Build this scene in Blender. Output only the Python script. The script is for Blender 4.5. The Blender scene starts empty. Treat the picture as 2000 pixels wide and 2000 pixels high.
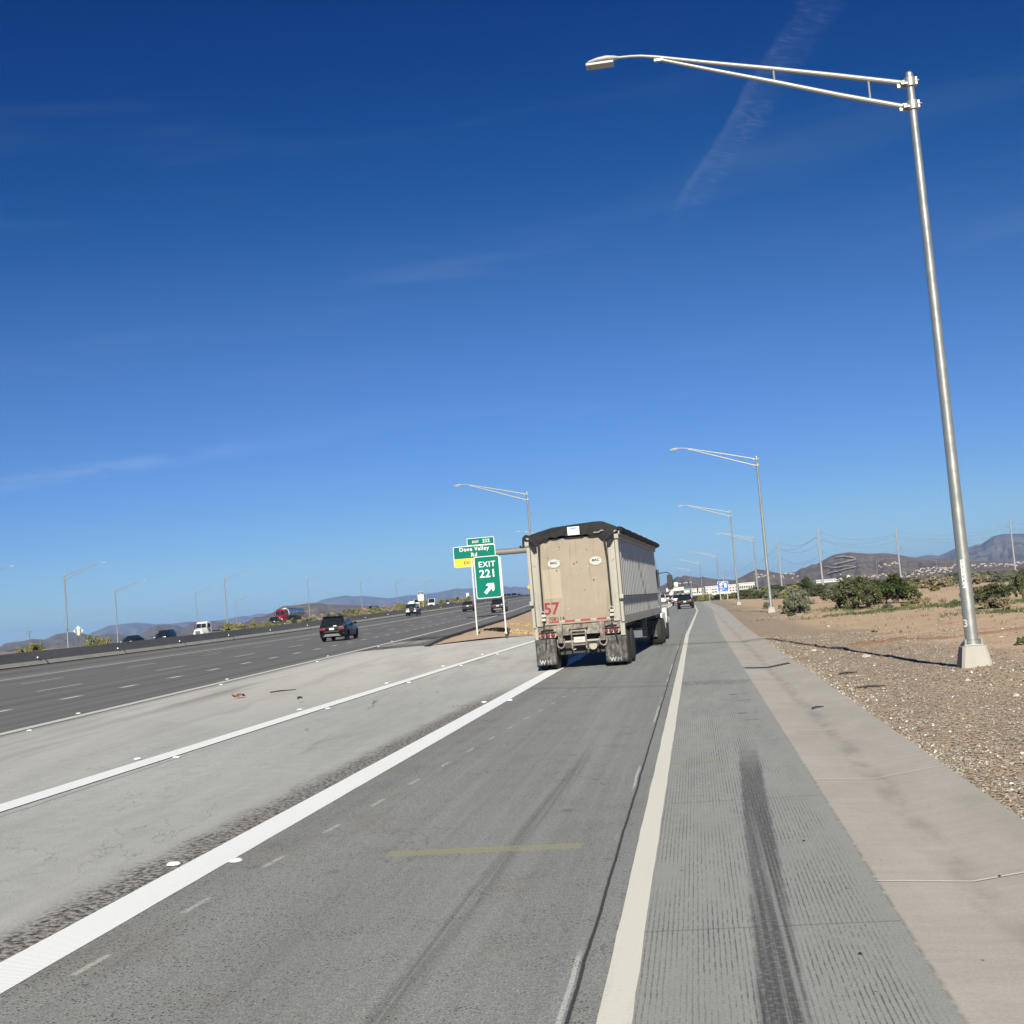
import bpy, bmesh, math, random
import numpy as np
from mathutils import Vector, Matrix, noise as mnoise
from mathutils.bvhtree import BVHTree

random.seed(7); RNG = np.random.default_rng(7)
S = bpy.context.scene
COL = S.collection
R = math.radians

# ------------------------------------------------------------------ camera
# world: +Y runs along the exit ramp, +X to its right, ground of the ramp z = 0
CAM_H = 2.0; FPX = 2400.0
ROLL = R(4.75); PITCH = math.atan(185.4 / 2400); YAW = R(8.13)
_H = np.array([-math.sin(YAW), math.cos(YAW), 0]); _R0 = np.array([math.cos(YAW), math.sin(YAW), 0]); _U0 = np.array([0, 0, 1.])
_F = _H * math.cos(PITCH) + _U0 * math.sin(PITCH); _U1 = -_H * math.sin(PITCH) + _U0 * math.cos(PITCH)
_CR = _R0 * math.cos(ROLL) - _U1 * math.sin(ROLL); _CU = _R0 * math.sin(ROLL) + _U1 * math.cos(ROLL)
_C = np.array([0, 0, CAM_H])
cam = bpy.data.cameras.new('camera'); camo = bpy.data.objects.new('camera', cam); COL.objects.link(camo)
cam.sensor_width = 36; cam.lens = 36 * FPX / 2000; cam.clip_start = 0.1; cam.clip_end = 60000
M = Matrix.Identity(4)
for i in range(3):
    M[i][0] = _CR[i]; M[i][1] = _CU[i]; M[i][2] = -_F[i]; M[i][3] = _C[i]
camo.matrix_world = M
S.camera = camo

# ------------------------------------------------------------------ light and exposure
SUN_AZ = R(-6.7)      # shadows fall this far left of the ramp direction
SUN_EL = R(27.5)
sun = bpy.data.lights.new('sun', 'SUN'); sun.energy = 5.0; sun.angle = R(0.53); sun.color = (1.0, 0.955, 0.81)
suno = bpy.data.objects.new('sun', sun); COL.objects.link(suno)
sd = Vector((math.sin(SUN_AZ) * math.cos(SUN_EL), math.cos(SUN_AZ) * math.cos(SUN_EL), -math.sin(SUN_EL)))
suno.rotation_euler = sd.to_track_quat('-Z', 'Y').to_euler(); suno.location = (0, -20, 40)
S.view_settings.view_transform = 'Standard'; S.view_settings.look = 'None'
S.view_settings.exposure = 0.75; S.view_settings.gamma = 1.0
S.view_settings.use_curve_mapping = False
S.cycles.use_denoising = True
S.cycles.max_bounces = 6; S.cycles.volume_bounces = 0; S.cycles.transparent_max_bounces = 8

# ------------------------------------------------------------------ node expressions
class X:
    """a socket with arithmetic"""
    def __init__(s, nt, k): s.nt = nt; s.k = k
    def _p(s, sock, v):
        if isinstance(v, X): s.nt.links.new(v.k, sock)
        else: sock.default_value = v
    def m(s, op, *a):
        n = s.nt.nodes.new('ShaderNodeMath'); n.operation = op
        s._p(n.inputs[0], s)
        for i, v in enumerate(a): s._p(n.inputs[i + 1], v)
        return X(s.nt, n.outputs[0])
    def __add__(s, o): return s.m('ADD', o)
    __radd__ = __add__
    def __sub__(s, o): return s.m('SUBTRACT', o)
    def __rsub__(s, o): return (s * -1) + o
    def __mul__(s, o): return s.m('MULTIPLY', o)
    __rmul__ = __mul__
    def __truediv__(s, o): return s.m('DIVIDE', o)
    def abs(s): return s.m('ABSOLUTE')
    def fract(s): return s.m('FRACT')
    def clamp(s):
        n = s.nt.nodes.new('ShaderNodeClamp'); s._p(n.inputs[0], s); return X(s.nt, n.outputs[0])
    def sm(s, a, b):
        """smooth step: 0 at a, 1 at b"""
        n = s.nt.nodes.new('ShaderNodeMapRange'); n.interpolation_type = 'SMOOTHSTEP'
        s._p(n.inputs['Value'], s)
        lo, hi = (a, b) if a < b else (b, a)
        n.inputs['From Min'].default_value = lo; n.inputs['From Max'].default_value = hi
        n.inputs['To Min'].default_value = 0 if a < b else 1; n.inputs['To Max'].default_value = 1 if a < b else 0
        return X(s.nt, n.outputs[0])

class Mat:
    def __init__(s, name, rough=0.8, metal=0.0, spec=0.3):
        s.mat = bpy.data.materials.new(name); s.mat.use_nodes = True
        s.nt = s.mat.node_tree; s.b = s.nt.nodes['Principled BSDF']
        s.b.inputs['Roughness'].default_value = rough; s.b.inputs['Metallic'].default_value = metal
        s.b.inputs['Specular IOR Level'].default_value = spec
    def pos(s, obj=False):
        if obj:
            n = s.nt.nodes.new('ShaderNodeTexCoord'); k = n.outputs['Object']
        else:
            n = s.nt.nodes.new('ShaderNodeNewGeometry'); k = n.outputs['Position']
        sp = s.nt.nodes.new('ShaderNodeSeparateXYZ'); s.nt.links.new(k, sp.inputs[0])
        s.vec = k
        return X(s.nt, sp.outputs[0]), X(s.nt, sp.outputs[1]), X(s.nt, sp.outputs[2])
    def xyz(s, x, y, z=0.0):
        n = s.nt.nodes.new('ShaderNodeCombineXYZ')
        for i, v in enumerate((x, y, z)):
            if isinstance(v, X): s.nt.links.new(v.k, n.inputs[i])
            else: n.inputs[i].default_value = v
        return n.outputs[0]
    def noise(s, vec, scale, detail=3, rough=0.55, dist=0.0):
        n = s.nt.nodes.new('ShaderNodeTexNoise'); s.nt.links.new(vec, n.inputs['Vector'])
        n.inputs['Scale'].default_value = scale; n.inputs['Detail'].default_value = detail
        n.inputs['Roughness'].default_value = rough; n.inputs['Distortion'].default_value = dist
        return X(s.nt, n.outputs[0])
    def voro(s, vec, scale, out='Distance', feature='F1'):
        n = s.nt.nodes.new('ShaderNodeTexVoronoi'); n.feature = feature; s.nt.links.new(vec, n.inputs['Vector'])
        n.inputs['Scale'].default_value = scale
        if out == 'Color':
            sp = s.nt.nodes.new('ShaderNodeSeparateColor'); s.nt.links.new(n.outputs['Color'], sp.inputs[0])
            return X(s.nt, sp.outputs[0]), X(s.nt, sp.outputs[1])
        return X(s.nt, n.outputs[out])
    def island(s):
        n = s.nt.nodes.new('ShaderNodeNewGeometry'); return X(s.nt, n.outputs['Random Per Island'])
    def uv(s):
        n = s.nt.nodes.new('ShaderNodeUVMap'); sp = s.nt.nodes.new('ShaderNodeSeparateXYZ'); s.nt.links.new(n.outputs[0], sp.inputs[0])
        return X(s.nt, sp.outputs[0]), X(s.nt, sp.outputs[1])
    def mix(s, f, a, b):
        n = s.nt.nodes.new('ShaderNodeMix'); n.data_type = 'RGBA'
        for k, v in ((n.inputs[0], f), (n.inputs[6], a), (n.inputs[7], b)):
            if isinstance(v, X): s.nt.links.new(v.k, k)
            elif hasattr(v, 'is_linked'): s.nt.links.new(v, k)
            elif isinstance(v, (int, float)): k.default_value = v
            else: k.default_value = (*v, 1)
        return n.outputs[2]
    def mul(s, col, f):
        """colour times scalar"""
        n = s.nt.nodes.new('ShaderNodeVectorMath'); n.operation = 'SCALE'
        if hasattr(col, 'is_linked'): s.nt.links.new(col, n.inputs[0])
        else: n.inputs[0].default_value = col
        if isinstance(f, X): s.nt.links.new(f.k, n.inputs['Scale'])
        else: n.inputs['Scale'].default_value = f
        return n.outputs[0]
    def color(s, c):
        if hasattr(c, 'is_linked'): s.nt.links.new(c, s.b.inputs['Base Color'])
        else: s.b.inputs['Base Color'].default_value = (*c, 1)
        return s
    def rough(s, v): s.nt.links.new(v.k, s.b.inputs['Roughness']); return s
    def bump(s, h, dist=0.01, strength=1.0):
        n = s.nt.nodes.new('ShaderNodeBump'); n.inputs['Strength'].default_value = strength; n.inputs['Distance'].default_value = dist
        s.nt.links.new(h.k, n.inputs['Height']); s.nt.links.new(n.outputs[0], s.b.inputs['Normal']); return s

_simple = {}
def simple(name, c, rough=0.6, metal=0.0, var=0.12, scale=6.0, spec=0.4, coat=0.0, bump=0.0):
    """one colour with a little procedural unevenness"""
    if name in _simple: return _simple[name]
    m = Mat(name, rough, metal, spec); m.pos(True)
    n = m.noise(m.vec, scale, 4)
    m.color(m.mul(c, n * (2 * var) + (1 - var)))
    m.rough((n * 0.25 + (rough - 0.125)).clamp())
    if coat: m.b.inputs['Coat Weight'].default_value = coat; m.b.inputs['Coat Roughness'].default_value = 0.05
    if bump: m.bump(n, bump)
    _simple[name] = m.mat
    return m.mat

# ------------------------------------------------------------------ sky
W = bpy.data.worlds.new("World"); S.world = W; W.use_nodes = True
nt = W.node_tree; bg = nt.nodes['Background']
sky = nt.nodes.new('ShaderNodeTexSky'); sky.sky_type = 'NISHITA'; sky.sun_disc = False
sky.sun_elevation = SUN_EL; sky.sun_rotation = R(173.3); sky.altitude = 600; sky.air_density = 1.0; sky.dust_density = 0.0; sky.ozone_density = 3.0
tc = nt.nodes.new('ShaderNodeTexCoord'); sp = nt.nodes.new('ShaderNodeSeparateXYZ'); nt.links.new(tc.outputs['Generated'], sp.inputs[0])
dx, dy, dz = (X(nt, sp.outputs[i]) for i in range(3))
az = dx.m('ARCTAN2', dy) * (180 / math.pi); el = dz.m('ARCSINE') * (180 / math.pi)     # degrees, az clockwise from +Y
def wnoise(a, b, scale, detail=4, dist=0.0):
    c = nt.nodes.new('ShaderNodeCombineXYZ'); nt.links.new(a.k, c.inputs[0]); nt.links.new(b.k, c.inputs[1])
    n = nt.nodes.new('ShaderNodeTexNoise'); nt.links.new(c.outputs[0], n.inputs[0]); n.inputs['Scale'].default_value = scale
    n.inputs['Detail'].default_value = detail; n.inputs['Distortion'].default_value = dist; return X(nt, n.outputs[0])
def azel(px, py):
    d = _F * FPX + _CR * (px - 1000) - _CU * (py - 1000); d = d / np.linalg.norm(d)
    return math.degrees(math.atan2(d[0], d[1])), math.degrees(math.asin(d[2]))
# aircraft trail: a band between two lines in azimuth / elevation
a0, e0 = azel(1546, 0); a1, e1 = azel(1300, 430); b0, f0 = azel(1650, 0); b1, f1 = azel(1400, 430)
t = (el - e1) * (1 / (e0 - e1))                       # 0 low end, 1 top of picture
wob = (wnoise(el * 0.35, el * 0.0, 1.0, 5) - 0.5) * 1.5
left = t * (a0 - a1) + a1 + wob; wid = t * 0.9 + 1.9
across = (az - left) / wid
core = (across.sm(-0.02, 0.1) * across.sm(0.42, 0.06)) * 0.8 * t.sm(0.95, 0.5)
body = across.sm(0.0, 0.2) * across.sm(1.1, 0.6)
fib = wnoise(az * 0.55, el * 3.4 + az * 0.9, 1.5, 8, 1.4).sm(0.38, 0.80) * (wnoise(az * 1.2, el * 0.9, 1.0, 4).sm(0.3, 0.62) * 0.8 + 0.2)
lng = t.sm(-0.15, 0.35) * t.sm(1.7, 0.9) * (wnoise(el * 0.30, az * 0.2, 1.0, 4).sm(0.25, 0.65) * 0.5 + 0.5)
trail = (core * 0.05 + body * (fib * 0.075 + 0.014)) * lng
cir = wnoise(az * 0.045, el * 0.42 - az * 0.02, 1.0, 6, 0.5).sm(0.52, 0.80) * el.sm(0.5, 5.0) * el.sm(30.0, 14.0)
cs0 = azel(0, 945); cs1 = azel(560, 860)
ln = el - ((az - cs0[0]) * ((cs1[1] - cs0[1]) / (cs1[0] - cs0[0])) + cs0[1])
streak = ln.abs().sm(0.55, 0.0) * az.sm(cs1[0] + 1.0, cs1[0] - 7) * wnoise(az * 0.5, el * 2.5, 1.0, 4).sm(0.3, 0.7)
cloud = (trail + cir * 0.055 + streak * 0.12).clamp()
def vscale(k, f):
    n = nt.nodes.new('ShaderNodeVectorMath'); n.operation = 'SCALE'; nt.links.new(k, n.inputs[0]); n.inputs['Scale'].default_value = f; return n.outputs[0]
# tone of the winter sky as the phone recorded it: one response curve per channel of the physical sky
cv = nt.nodes.new('ShaderNodeRGBCurve'); nt.links.new(vscale(sky.outputs[0], 1 / 13.0), cv.inputs['Color'])
for ci, pts in enumerate((((0, 0), (1.14, .0002), (1.68, .0110), (2.21, .040), (3.16, .085), (5.19, .172), (8.5, .32), (13, .44)), ((0, 0), (1.2, .016), (2.06, .037), (2.99, .091), (3.86, .153), (5.27, .248), (7.74, .40), (10.2, .57), (13, .66)), ((0, 0), (2.0, .085), (3.86, .202), (5.3, .322), (6.45, .452), (7.95, .635), (9.42, .80), (13, .98)))):
    c_ = cv.mapping.curves[ci]
    while len(c_.points) > 2: c_.points.remove(c_.points[1])
    c_.points[0].location = (0, 0); c_.points[-1].location = (1, pts[-1][1])
    for px_, py_ in pts[1:-1]: c_.points.new(px_ / 13.0, py_)
cv.mapping.update()
skyc = vscale(cv.outputs[0], 5.95)
mx = nt.nodes.new('ShaderNodeMix'); mx.data_type = 'RGBA'; nt.links.new(cloud.k, mx.inputs[0]); nt.links.new(skyc, mx.inputs[6])
mx.inputs[7].default_value = (4.4, 4.7, 5.2, 1)
nt.links.new(mx.outputs[2], bg.inputs['Color']); bg.inputs['Strength'].default_value = 0.10

# ------------------------------------------------------------------ measuring helpers (photo pixel -> place in the world)
def ray(px, py): return _F * FPX + _CR * (px - 1000) - _CU * (py - 1000)
def onz(px, py, z=0.0):
    d = ray(px, py); return Vector(_C + d * ((z - CAM_H) / d[2]))
def aty(px, py, y):
    d = ray(px, py); return Vector(_C + d * (y / d[1]))
def atd(px, py, dist):
    d = ray(px, py); return Vector(_C + d * (dist / math.hypot(d[0], d[1])))
_zy = [-200, 0, 120, 163, 190, 250, 300, 367, 430, 520, 700, 1000, 1500]
_zz = [-1.3, 0, .8, 1.3, 1.75, 2.7, 3.4, 4.35, 4.95, 5.3, 4.6, 0, 0]
_gy = np.arange(-100, 1400, 5.0); _gz = np.interp(_gy, _zy, _zz); _gz = np.convolve(np.pad(_gz, 4, mode='edge'), np.ones(9) / 9, 'valid')
def zf(y): return float(np.interp(y, _gy, _gz))
def ui(y): return float(np.interp(y, [0, 70, 150, 217, 340, 600], [-13.5, -13.5, -14.4, -14.8, -13.6, -13.6]))        # freeway right line
def ub(y): return float(np.interp(y, [0, 82, 139, 182, 250, 338, 500, 900], [-45, -44.2, -42.2, -38.9, -34, -29, -27.5, -27]))  # barrier foot
def ue(y): return float(np.interp(y, [0, 60, 88, 164, 220, 340], [-9.6, -9.6, -10.2, -11.1, -11.4, -10.2]))           # right edge of the paving
def fx(y, k): return ui(y) + k * (ub(y) - ui(y)) - .066 * y                                                        # k: 0 right line .. 1 barrier
def onfw(px, py):
    d = ray(px, py); d = d / math.hypot(d[0], d[1]); t = 5.0
    while t < 1500:
        p = _C + d * t
        if p[2] <= zf(p[1]): return Vector(p)
        t *= 1.0008
    return Vector(_C + d * 600)
FWROT = math.atan(.066)

# ------------------------------------------------------------------ mesh helpers
def children(o): return [c for c in bpy.data.objects if c.parent == o]
class MB:
    def __init__(s): s.v = []; s.f = []
    def add(s, v, f):
        o = len(s.v); s.v += [tuple(p) for p in v]; s.f += [tuple(i + o for i in q) for q in f]; return s
    def box(s, x0, x1, y0, y1, z0, z1, tx=0.0, ty=0.0):
        """tx, ty pull the top in on each side"""
        v = [(x0, y0, z0), (x1, y0, z0), (x1, y1, z0), (x0, y1, z0), (x0 + tx, y0 + ty, z1), (x1 - tx, y0 + ty, z1), (x1 - tx, y1 - ty, z1), (x0 + tx, y1 - ty, z1)]
        return s.add(v, [(0, 3, 2, 1), (4, 5, 6, 7), (0, 1, 5, 4), (1, 2, 6, 5), (2, 3, 7, 6), (3, 0, 4, 7)])
    def tube(s, p0, p1, r0, r1=None, n=10, cap=True):
        return s.path([p0, p1], [r0, r0 if r1 is None else r1], n, cap)
    def path(s, pts, rad, n=8, cap=True):
        pts = [Vector(p) for p in pts]
        if not hasattr(rad, '__len__'): rad = [rad] * len(pts)
        o = len(s.v); k = len(pts); pu = None
        for i, p in enumerate(pts):
            d = (pts[min(i + 1, k - 1)] - pts[max(i - 1, 0)]).normalized()
            u = d.orthogonal().normalized() if pu is None else (pu - d * pu.dot(d)).normalized()
            pu = u; w = d.cross(u)
            for j in range(n):
                a = 2 * math.pi * j / n; s.v.append(tuple(p + (u * math.cos(a) + w * math.sin(a)) * rad[i]))
        for i in range(k - 1):
            for j in range(n):
                a = o + i * n + j; b = o + i * n + (j + 1) % n; s.f.append((a, b, b + n, a + n))
        if cap:
            s.f.append(tuple(o + j for j in reversed(range(n)))); s.f.append(tuple(o + (k - 1) * n + j for j in range(n)))
        return s
    def prism(s, poly, a, b, axis='y'):
        """poly of (p, q): axis y -> (p, *, q); axis x -> (*, p, q); axis z -> (p, q, *)"""
        n = len(poly); mk = {'y': lambda p, q, t: (p, t, q), 'x': lambda p, q, t: (t, p, q), 'z': lambda p, q, t: (p, q, t)}[axis]
        v = [mk(p, q, a) for p, q in poly] + [mk(p, q, b) for p, q in poly]
        f = [tuple(range(n)), tuple(reversed(range(n, 2 * n)))] + [(i + n, (i + 1) % n + n, (i + 1) % n, i) for i in range(n)]
        s.add(v, f); return s
    def lathe(s, prof, c=(0, 0, 0), n=20, axis='z'):
        """profile of (radius, height)"""
        o = len(s.v)
        for r, h in prof:
            for j in range(n):
                a = 2 * math.pi * j / n; p, q = r * math.cos(a), r * math.sin(a)
                w = {'z': (p, q, h), 'x': (h, p, q), 'y': (q, h, p)}[axis]
                s.v.append((c[0] + w[0], c[1] + w[1], c[2] + w[2]))
        for i in range(len(prof) - 1):
            for j in range(n):
                a = o + i * n + j; b = o + i * n + (j + 1) % n; s.f.append((a, b, b + n, a + n))
        s.f.append(tuple(o + j for j in reversed(range(n)))); s.f.append(tuple(o + (len(prof) - 1) * n + j for j in range(n)))
        return s
    def grid(s, P, closed=False):
        """rows of equal-length point lists"""
        o = len(s.v); r = len(P); c = len(P[0])
        for row in P: s.v += [tuple(p) for p in row]
        for i in range(r - 1):
            for j in range(c if closed else c - 1):
                a = o + i * c + j; b = o + i * c + (j + 1) % c; s.f.append((a, b, b + c, a + c))
        return s
    def build(s, name, mat, parent=None, smooth=True, bevel=0.0, angle=35, fix=True, loc=None):
        me = bpy.data.meshes.new(name); me.from_pydata(s.v, [], s.f)
        if fix:
            bm = bmesh.new(); bm.from_mesh(me); bmesh.ops.recalc_face_normals(bm, faces=bm.faces); bm.to_mesh(me); bm.free()
        me.materials.append(mat)
        if smooth:
            me.polygons.foreach_set('use_smooth', [True] * len(me.polygons)); me.set_sharp_from_angle(angle=R(angle))
        o = bpy.data.objects.new(name, me); COL.objects.link(o)
        if parent is not None: o.parent = parent
        if loc is not None: o.location = loc
        if bevel:
            b = o.modifiers.new('bevel', 'BEVEL'); b.width = bevel; b.segments = 2; b.limit_method = 'ANGLE'; b.angle_limit = R(40)
        return o
def tag(o, label, cat, group=None, kind=None):
    if label: o['label'] = label
    if cat: o['category'] = cat
    if group: o['group'] = group
    if kind: o['kind'] = kind
    return o
def thing(name, label, cat, loc=(0, 0, 0), rz=0.0, group=None, scale=1.0):
    o = bpy.data.objects.new(name, None); COL.objects.link(o); o.location = loc; o.rotation_euler = (0, 0, rz); o.scale = (scale,) * 3
    o.empty_display_size = 0.2
    return tag(o, label, cat, group)
def dup(o, loc=None, rz=None, label=None, group=None, parent=None, scale=None):
    c = o.copy(); COL.objects.link(c)
    if parent is not None: c.parent = parent
    if loc is not None: c.location = loc
    if rz is not None: c.rotation_euler = (0, 0, rz)
    if scale is not None: c.scale = scale if hasattr(scale, '__len__') else (scale,) * 3
    if label: c['label'] = label
    if group: c['group'] = group
    for ch in children(o): dup(ch, parent=c)
    return c
def struct(o): o['kind'] = 'structure'; return o
def fbm(x, y, s=1.0, o=4): return mnoise.fractal((x * s, y * s, 3.7), 1.0, 2.0, o)
def text(string, size, mat, parent, loc, rot=(math.pi / 2, 0, 0), bold=0.0, ext=0.002, name='lettering', space=1.0, align='CENTER'):
    cu = bpy.data.curves.new('t', 'FONT'); cu.body = string; cu.size = size; cu.extrude = ext; cu.offset = bold * size
    cu.align_x = align; cu.align_y = 'CENTER'; cu.space_character = space; cu.resolution_u = 3
    o = bpy.data.objects.new('t', cu); COL.objects.link(o)
    me = bpy.data.meshes.new_from_object(o.evaluated_get(bpy.context.evaluated_depsgraph_get()))
    bpy.data.objects.remove(o); bpy.data.curves.remove(cu)
    me.materials.clear(); me.materials.append(mat); me.name = name
    q = bpy.data.objects.new(name, me); COL.objects.link(q); q.parent = parent; q.location = loc; q.rotation_euler = rot
    return q
def rrect(w, h, r, n=5, cx=0, cz=0):
    p = []
    for sx, sz, a in ((1, 1, 0), (-1, 1, 90), (-1, -1, 180), (1, -1, 270)):
        for i in range(n + 1):
            t = R(a + 90 * i / n); p.append((cx + sx * (w / 2 - r) + r * math.cos(t), cz + sz * (h / 2 - r) + r * math.sin(t)))
    return p
def strip(name, left, right, ys, mat, z=None, cols=1, dz=0.0):
    """a sheet between x=left(y) and x=right(y)"""
    m = MB(); P = []
    for y in ys:
        a, b = left(y), right(y); row = []
        for i in range(cols + 1):
            x = a + (b - a) * i / cols; row.append((x, y, (z(x, y) if z else 0.0) + dz))
        P.append(row)
    m.grid(P); return m
def frange(a, b, n): return [a + (b - a) * i / n for i in range(n + 1)]
def geo(a, b, n, k=3.0):
    return [a + (b - a) * ((math.exp(k * i / n) - 1) / (math.exp(k) - 1)) for i in range(n + 1)]

# ================================================================== paving
def paving(name, base, dark=0.55, speck=70, grain=0.5, tint=(1.0, 0.97, 0.93)):
    m = Mat(name, 0.88, 0, 0.25); x, y, z = m.pos()
    return m, x, y, z
# --- exit lane
m, x, y, z = paving('lane_concrete', 0)
big = m.noise(m.xyz(x * 1.0, y * 0.16), 0.9, 4)
strk = m.noise(m.xyz(x * 7.0, y * 0.10), 1.0, 4)
fine = m.noise(m.vec, 75, 2, 0.6); mid = m.noise(m.vec, 22, 3)
pit = m.voro(m.xyz(x * 1.5, y), 24).sm(0.30, 0.10) * (m.noise(m.vec, 2.2, 3) + (x + 4.4).sm(2.4, 0.2) * 0.25).sm(0.42, 0.66)
path = ((x + 1.75).abs().sm(0.55, 0.1) + (x + 3.35).abs().sm(0.5, 0.1)).clamp()
base = big * 0.075 + strk * 0.085 + 0.142 + path * 0.012
base = base * ((fine - 0.5) * 2.2 + 1.0) * (mid * 0.7 + 0.65) * (1 - pit * 0.8)
sk = x - (y * 0.0165 - 1.87)                                   # narrow tyre streak in the lane
sk = sk.abs().sm(0.12, 0.02) * y.sm(17.6, 15.0) * (strk * 0.8 + 0.25) * m.noise(m.xyz(x * 40, y * 0.3), 1, 2).sm(0.3, 0.6)
base = base * (1 - sk * 0.48)
tp = (y - (x * -0.05 + 10.22)).abs().sm(0.125, 0.10) * (x + 1.95).abs().sm(0.86, 0.82) * fine.sm(0.30, 0.52)  # old yellow tape
ds = (x + 3.9 - (y - 8) * 0.05).abs().sm(0.035, 0.02) * ((y - 7.15) / 1.47).fract().sm(0.34, 0.26) * y.sm(31, 27) * mid.sm(0.3, 0.5)
jt = (y - (x * -0.72 + 26.8)).abs().sm(0.35, 0.05) * 0.3 + ((y - (x * -0.72 + 28.3)).abs().sm(0.14, 0.03)) * 0.25   # skewed patch joint
cr = (x + 0.78 + m.noise(m.xyz(y * 0.4, y * 0.0), 2.0, 3) * 0.04).abs().sm(0.015, 0.005)
pc = (x + 0.82 + m.noise(m.xyz(y * 0.4, y * 0.0), 2.0, 3) * 0.04).abs().sm(0.020, 0.008) * m.noise(m.xyz(y * 0.25, 0.3), 1.0, 2).sm(0.50, 0.56) * fine.sm(0.32, 0.48)
sc = m.noise(m.xyz(x * 2, y * 2), 1.6, 5, 0.7).sm(0.62, 0.68) * (y - 27.5).abs().sm(2.6, 0.4) * (x + 2.9).abs().sm(1.6, 0.8)
ck = ((m.noise(m.xyz(x * 0.8, y * 0.35), 1.0, 5, 0.6, 0.6) - 0.5).abs().sm(0.0045, 0.0012) * m.noise(m.vec, 0.25, 2).sm(0.48, 0.56)); oil = m.voro(m.xyz(x * 1.0, y * 0.7), 1.1).sm(0.10, 0.03) * mid.sm(0.35, 0.6)
rg = (m.noise(m.vec, 1.1, 5, 0.6) + ((x + 4.4).sm(1.6, 0.0)) * 0.15).sm(0.5, 0.75)
col = m.mix(rg, m.mul((0.985, 1.0, 0.975), base), m.mul((1.01, 0.97, 0.90), base * 0.93))
col = m.mix(tp * 0.75, col, (0.30, 0.29, 0.17)); col = m.mix(ds * 0.75, col, (0.42, 0.41, 0.38)); col = m.mix(jt * 0.9, col, (0.06, 0.06, 0.062))
col = m.mix(cr * 0.85, col, (0.02, 0.02, 0.02)); col = m.mix(pc * 0.8, col, (0.5, 0.5, 0.48)); col = m.mix(sc * 0.55, col, (0.38, 0.36, 0.34)); col = m.mix(ck * 0.32, col, (0.04, 0.04, 0.04)); col = m.mix(oil * 0.45, col, (0.05, 0.05, 0.05))
m.color(col); m.bump(fine * 0.5 + mid * 0.4 - pit * 0.8 - cr * 1.5, 0.006, 0.8)
M_LANE = m.mat
# --- grooved shoulder
m, x, y, z = paving('grooved_shoulder', 0)
big = m.noise(m.xyz(x * 0.8, y * 0.2), 1.0, 4); fine = m.noise(m.vec, 60, 2, 0.6); mid = m.noise(m.vec, 6, 4)
gr = ((x + m.noise(m.vec, 5, 2) * 0.012) / 0.030).fract(); gr = (gr - 0.5).abs().sm(0.20, 0.04)
br = m.noise(m.xyz(x * 34, y * 9), 1.0, 4, 0.7).sm(0.40, 0.62) * m.noise(m.xyz(x * 2.2, y * 0.5), 1.0, 3).sm(0.33, 0.6) * x.sm(0.98, 0.78)
gr = gr * (br * 0.7 + m.noise(m.xyz(x * 6, y * 0.9), 1.0, 4, 0.6).sm(0.40, 0.65) * x.sm(0.98, 0.78) * 0.4)
sx = x - (0.595 - y * 0.0225); sx = x - (0.08 + y * 0.0245)        # locked-wheel skid
rag = m.noise(m.xyz(x * 5, y * 3.0), 1, 4)
sb = (sx.abs() + (rag - 0.5) * 0.06).sm(0.14, 0.09) * (y + rag * 1.6).sm(17.8, 14.2)
sl = m.noise(m.xyz(x * 24, y * 0.12), 1, 2).sm(0.38, 0.58) * 0.75 + 0.25
sbl = sb * (sl * y.sm(12.5, 8.0) + y.sm(8.0, 12.5) * 0.85) * (m.noise(m.vec, 30, 3).sm(0.25, 0.55) * 0.6 + 0.4)
scuff = ((y - 17.6 - rag).abs().sm(1.3, 0.2) * (x - 0.45).abs().sm(0.9, 0.2) * m.noise(m.vec, 16, 4, 0.7).sm(0.45, 0.65))
mk = ((y - 20.3).abs().sm(0.12, 0.04) + (y - 19.2).abs().sm(0.10, 0.03) + (y - 24.0).abs().sm(0.10, 0.03) + (y - 22.6).abs().sm(0.10, 0.03)) * (x - 0.62).abs().sm(0.22, 0.14) * rag.sm(0.4, 0.6)
band = (y - 27.6 + x * 0.5).abs().sm(0.9, 0.3) * m.noise(m.xyz(x * 9, y * 3), 1, 3).sm(0.3, 0.6)
tp = (y - (x * -0.1 + 14.82)).abs().sm(0.11, 0.08) * (x + 0.17).abs().sm(0.33, 0.28)
base = (big * 0.10 + mid * 0.05 + 0.205) * (fine * 0.8 + 0.6)
dots = m.voro(m.vec, 3.1).sm(0.045, 0.025) * 0.8
jt = ((y + 3.7) / 4.5).fract(); jt = (jt - 0.5).abs().sm(0.0045, 0.001)
col = m.mix(gr * 0.62, m.mul((0.99, 1.0, 0.962), base), (0.035, 0.036, 0.038)); col = m.mix(sbl * 0.80, col, (0.04, 0.041, 0.046))
col = m.mix(scuff * 0.35, col, (0.27, 0.25, 0.23)); col = m.mix(mk.clamp() * 0.7, col, (0.03, 0.03, 0.035)); col = m.mix(band * 0.35, col, (0.06, 0.06, 0.065))
col = m.mix(tp * 0.5, col, (0.25, 0.245, 0.15)); col = m.mix(dots, col, (0.03, 0.03, 0.03)); col = m.mix(jt * 0.4, col, (0.08, 0.08, 0.08))
m.color(col); m.bump(fine * 0.3 - gr * 1.0, 0.005, 0.8)
M_SHOULDER = m.mat
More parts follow.
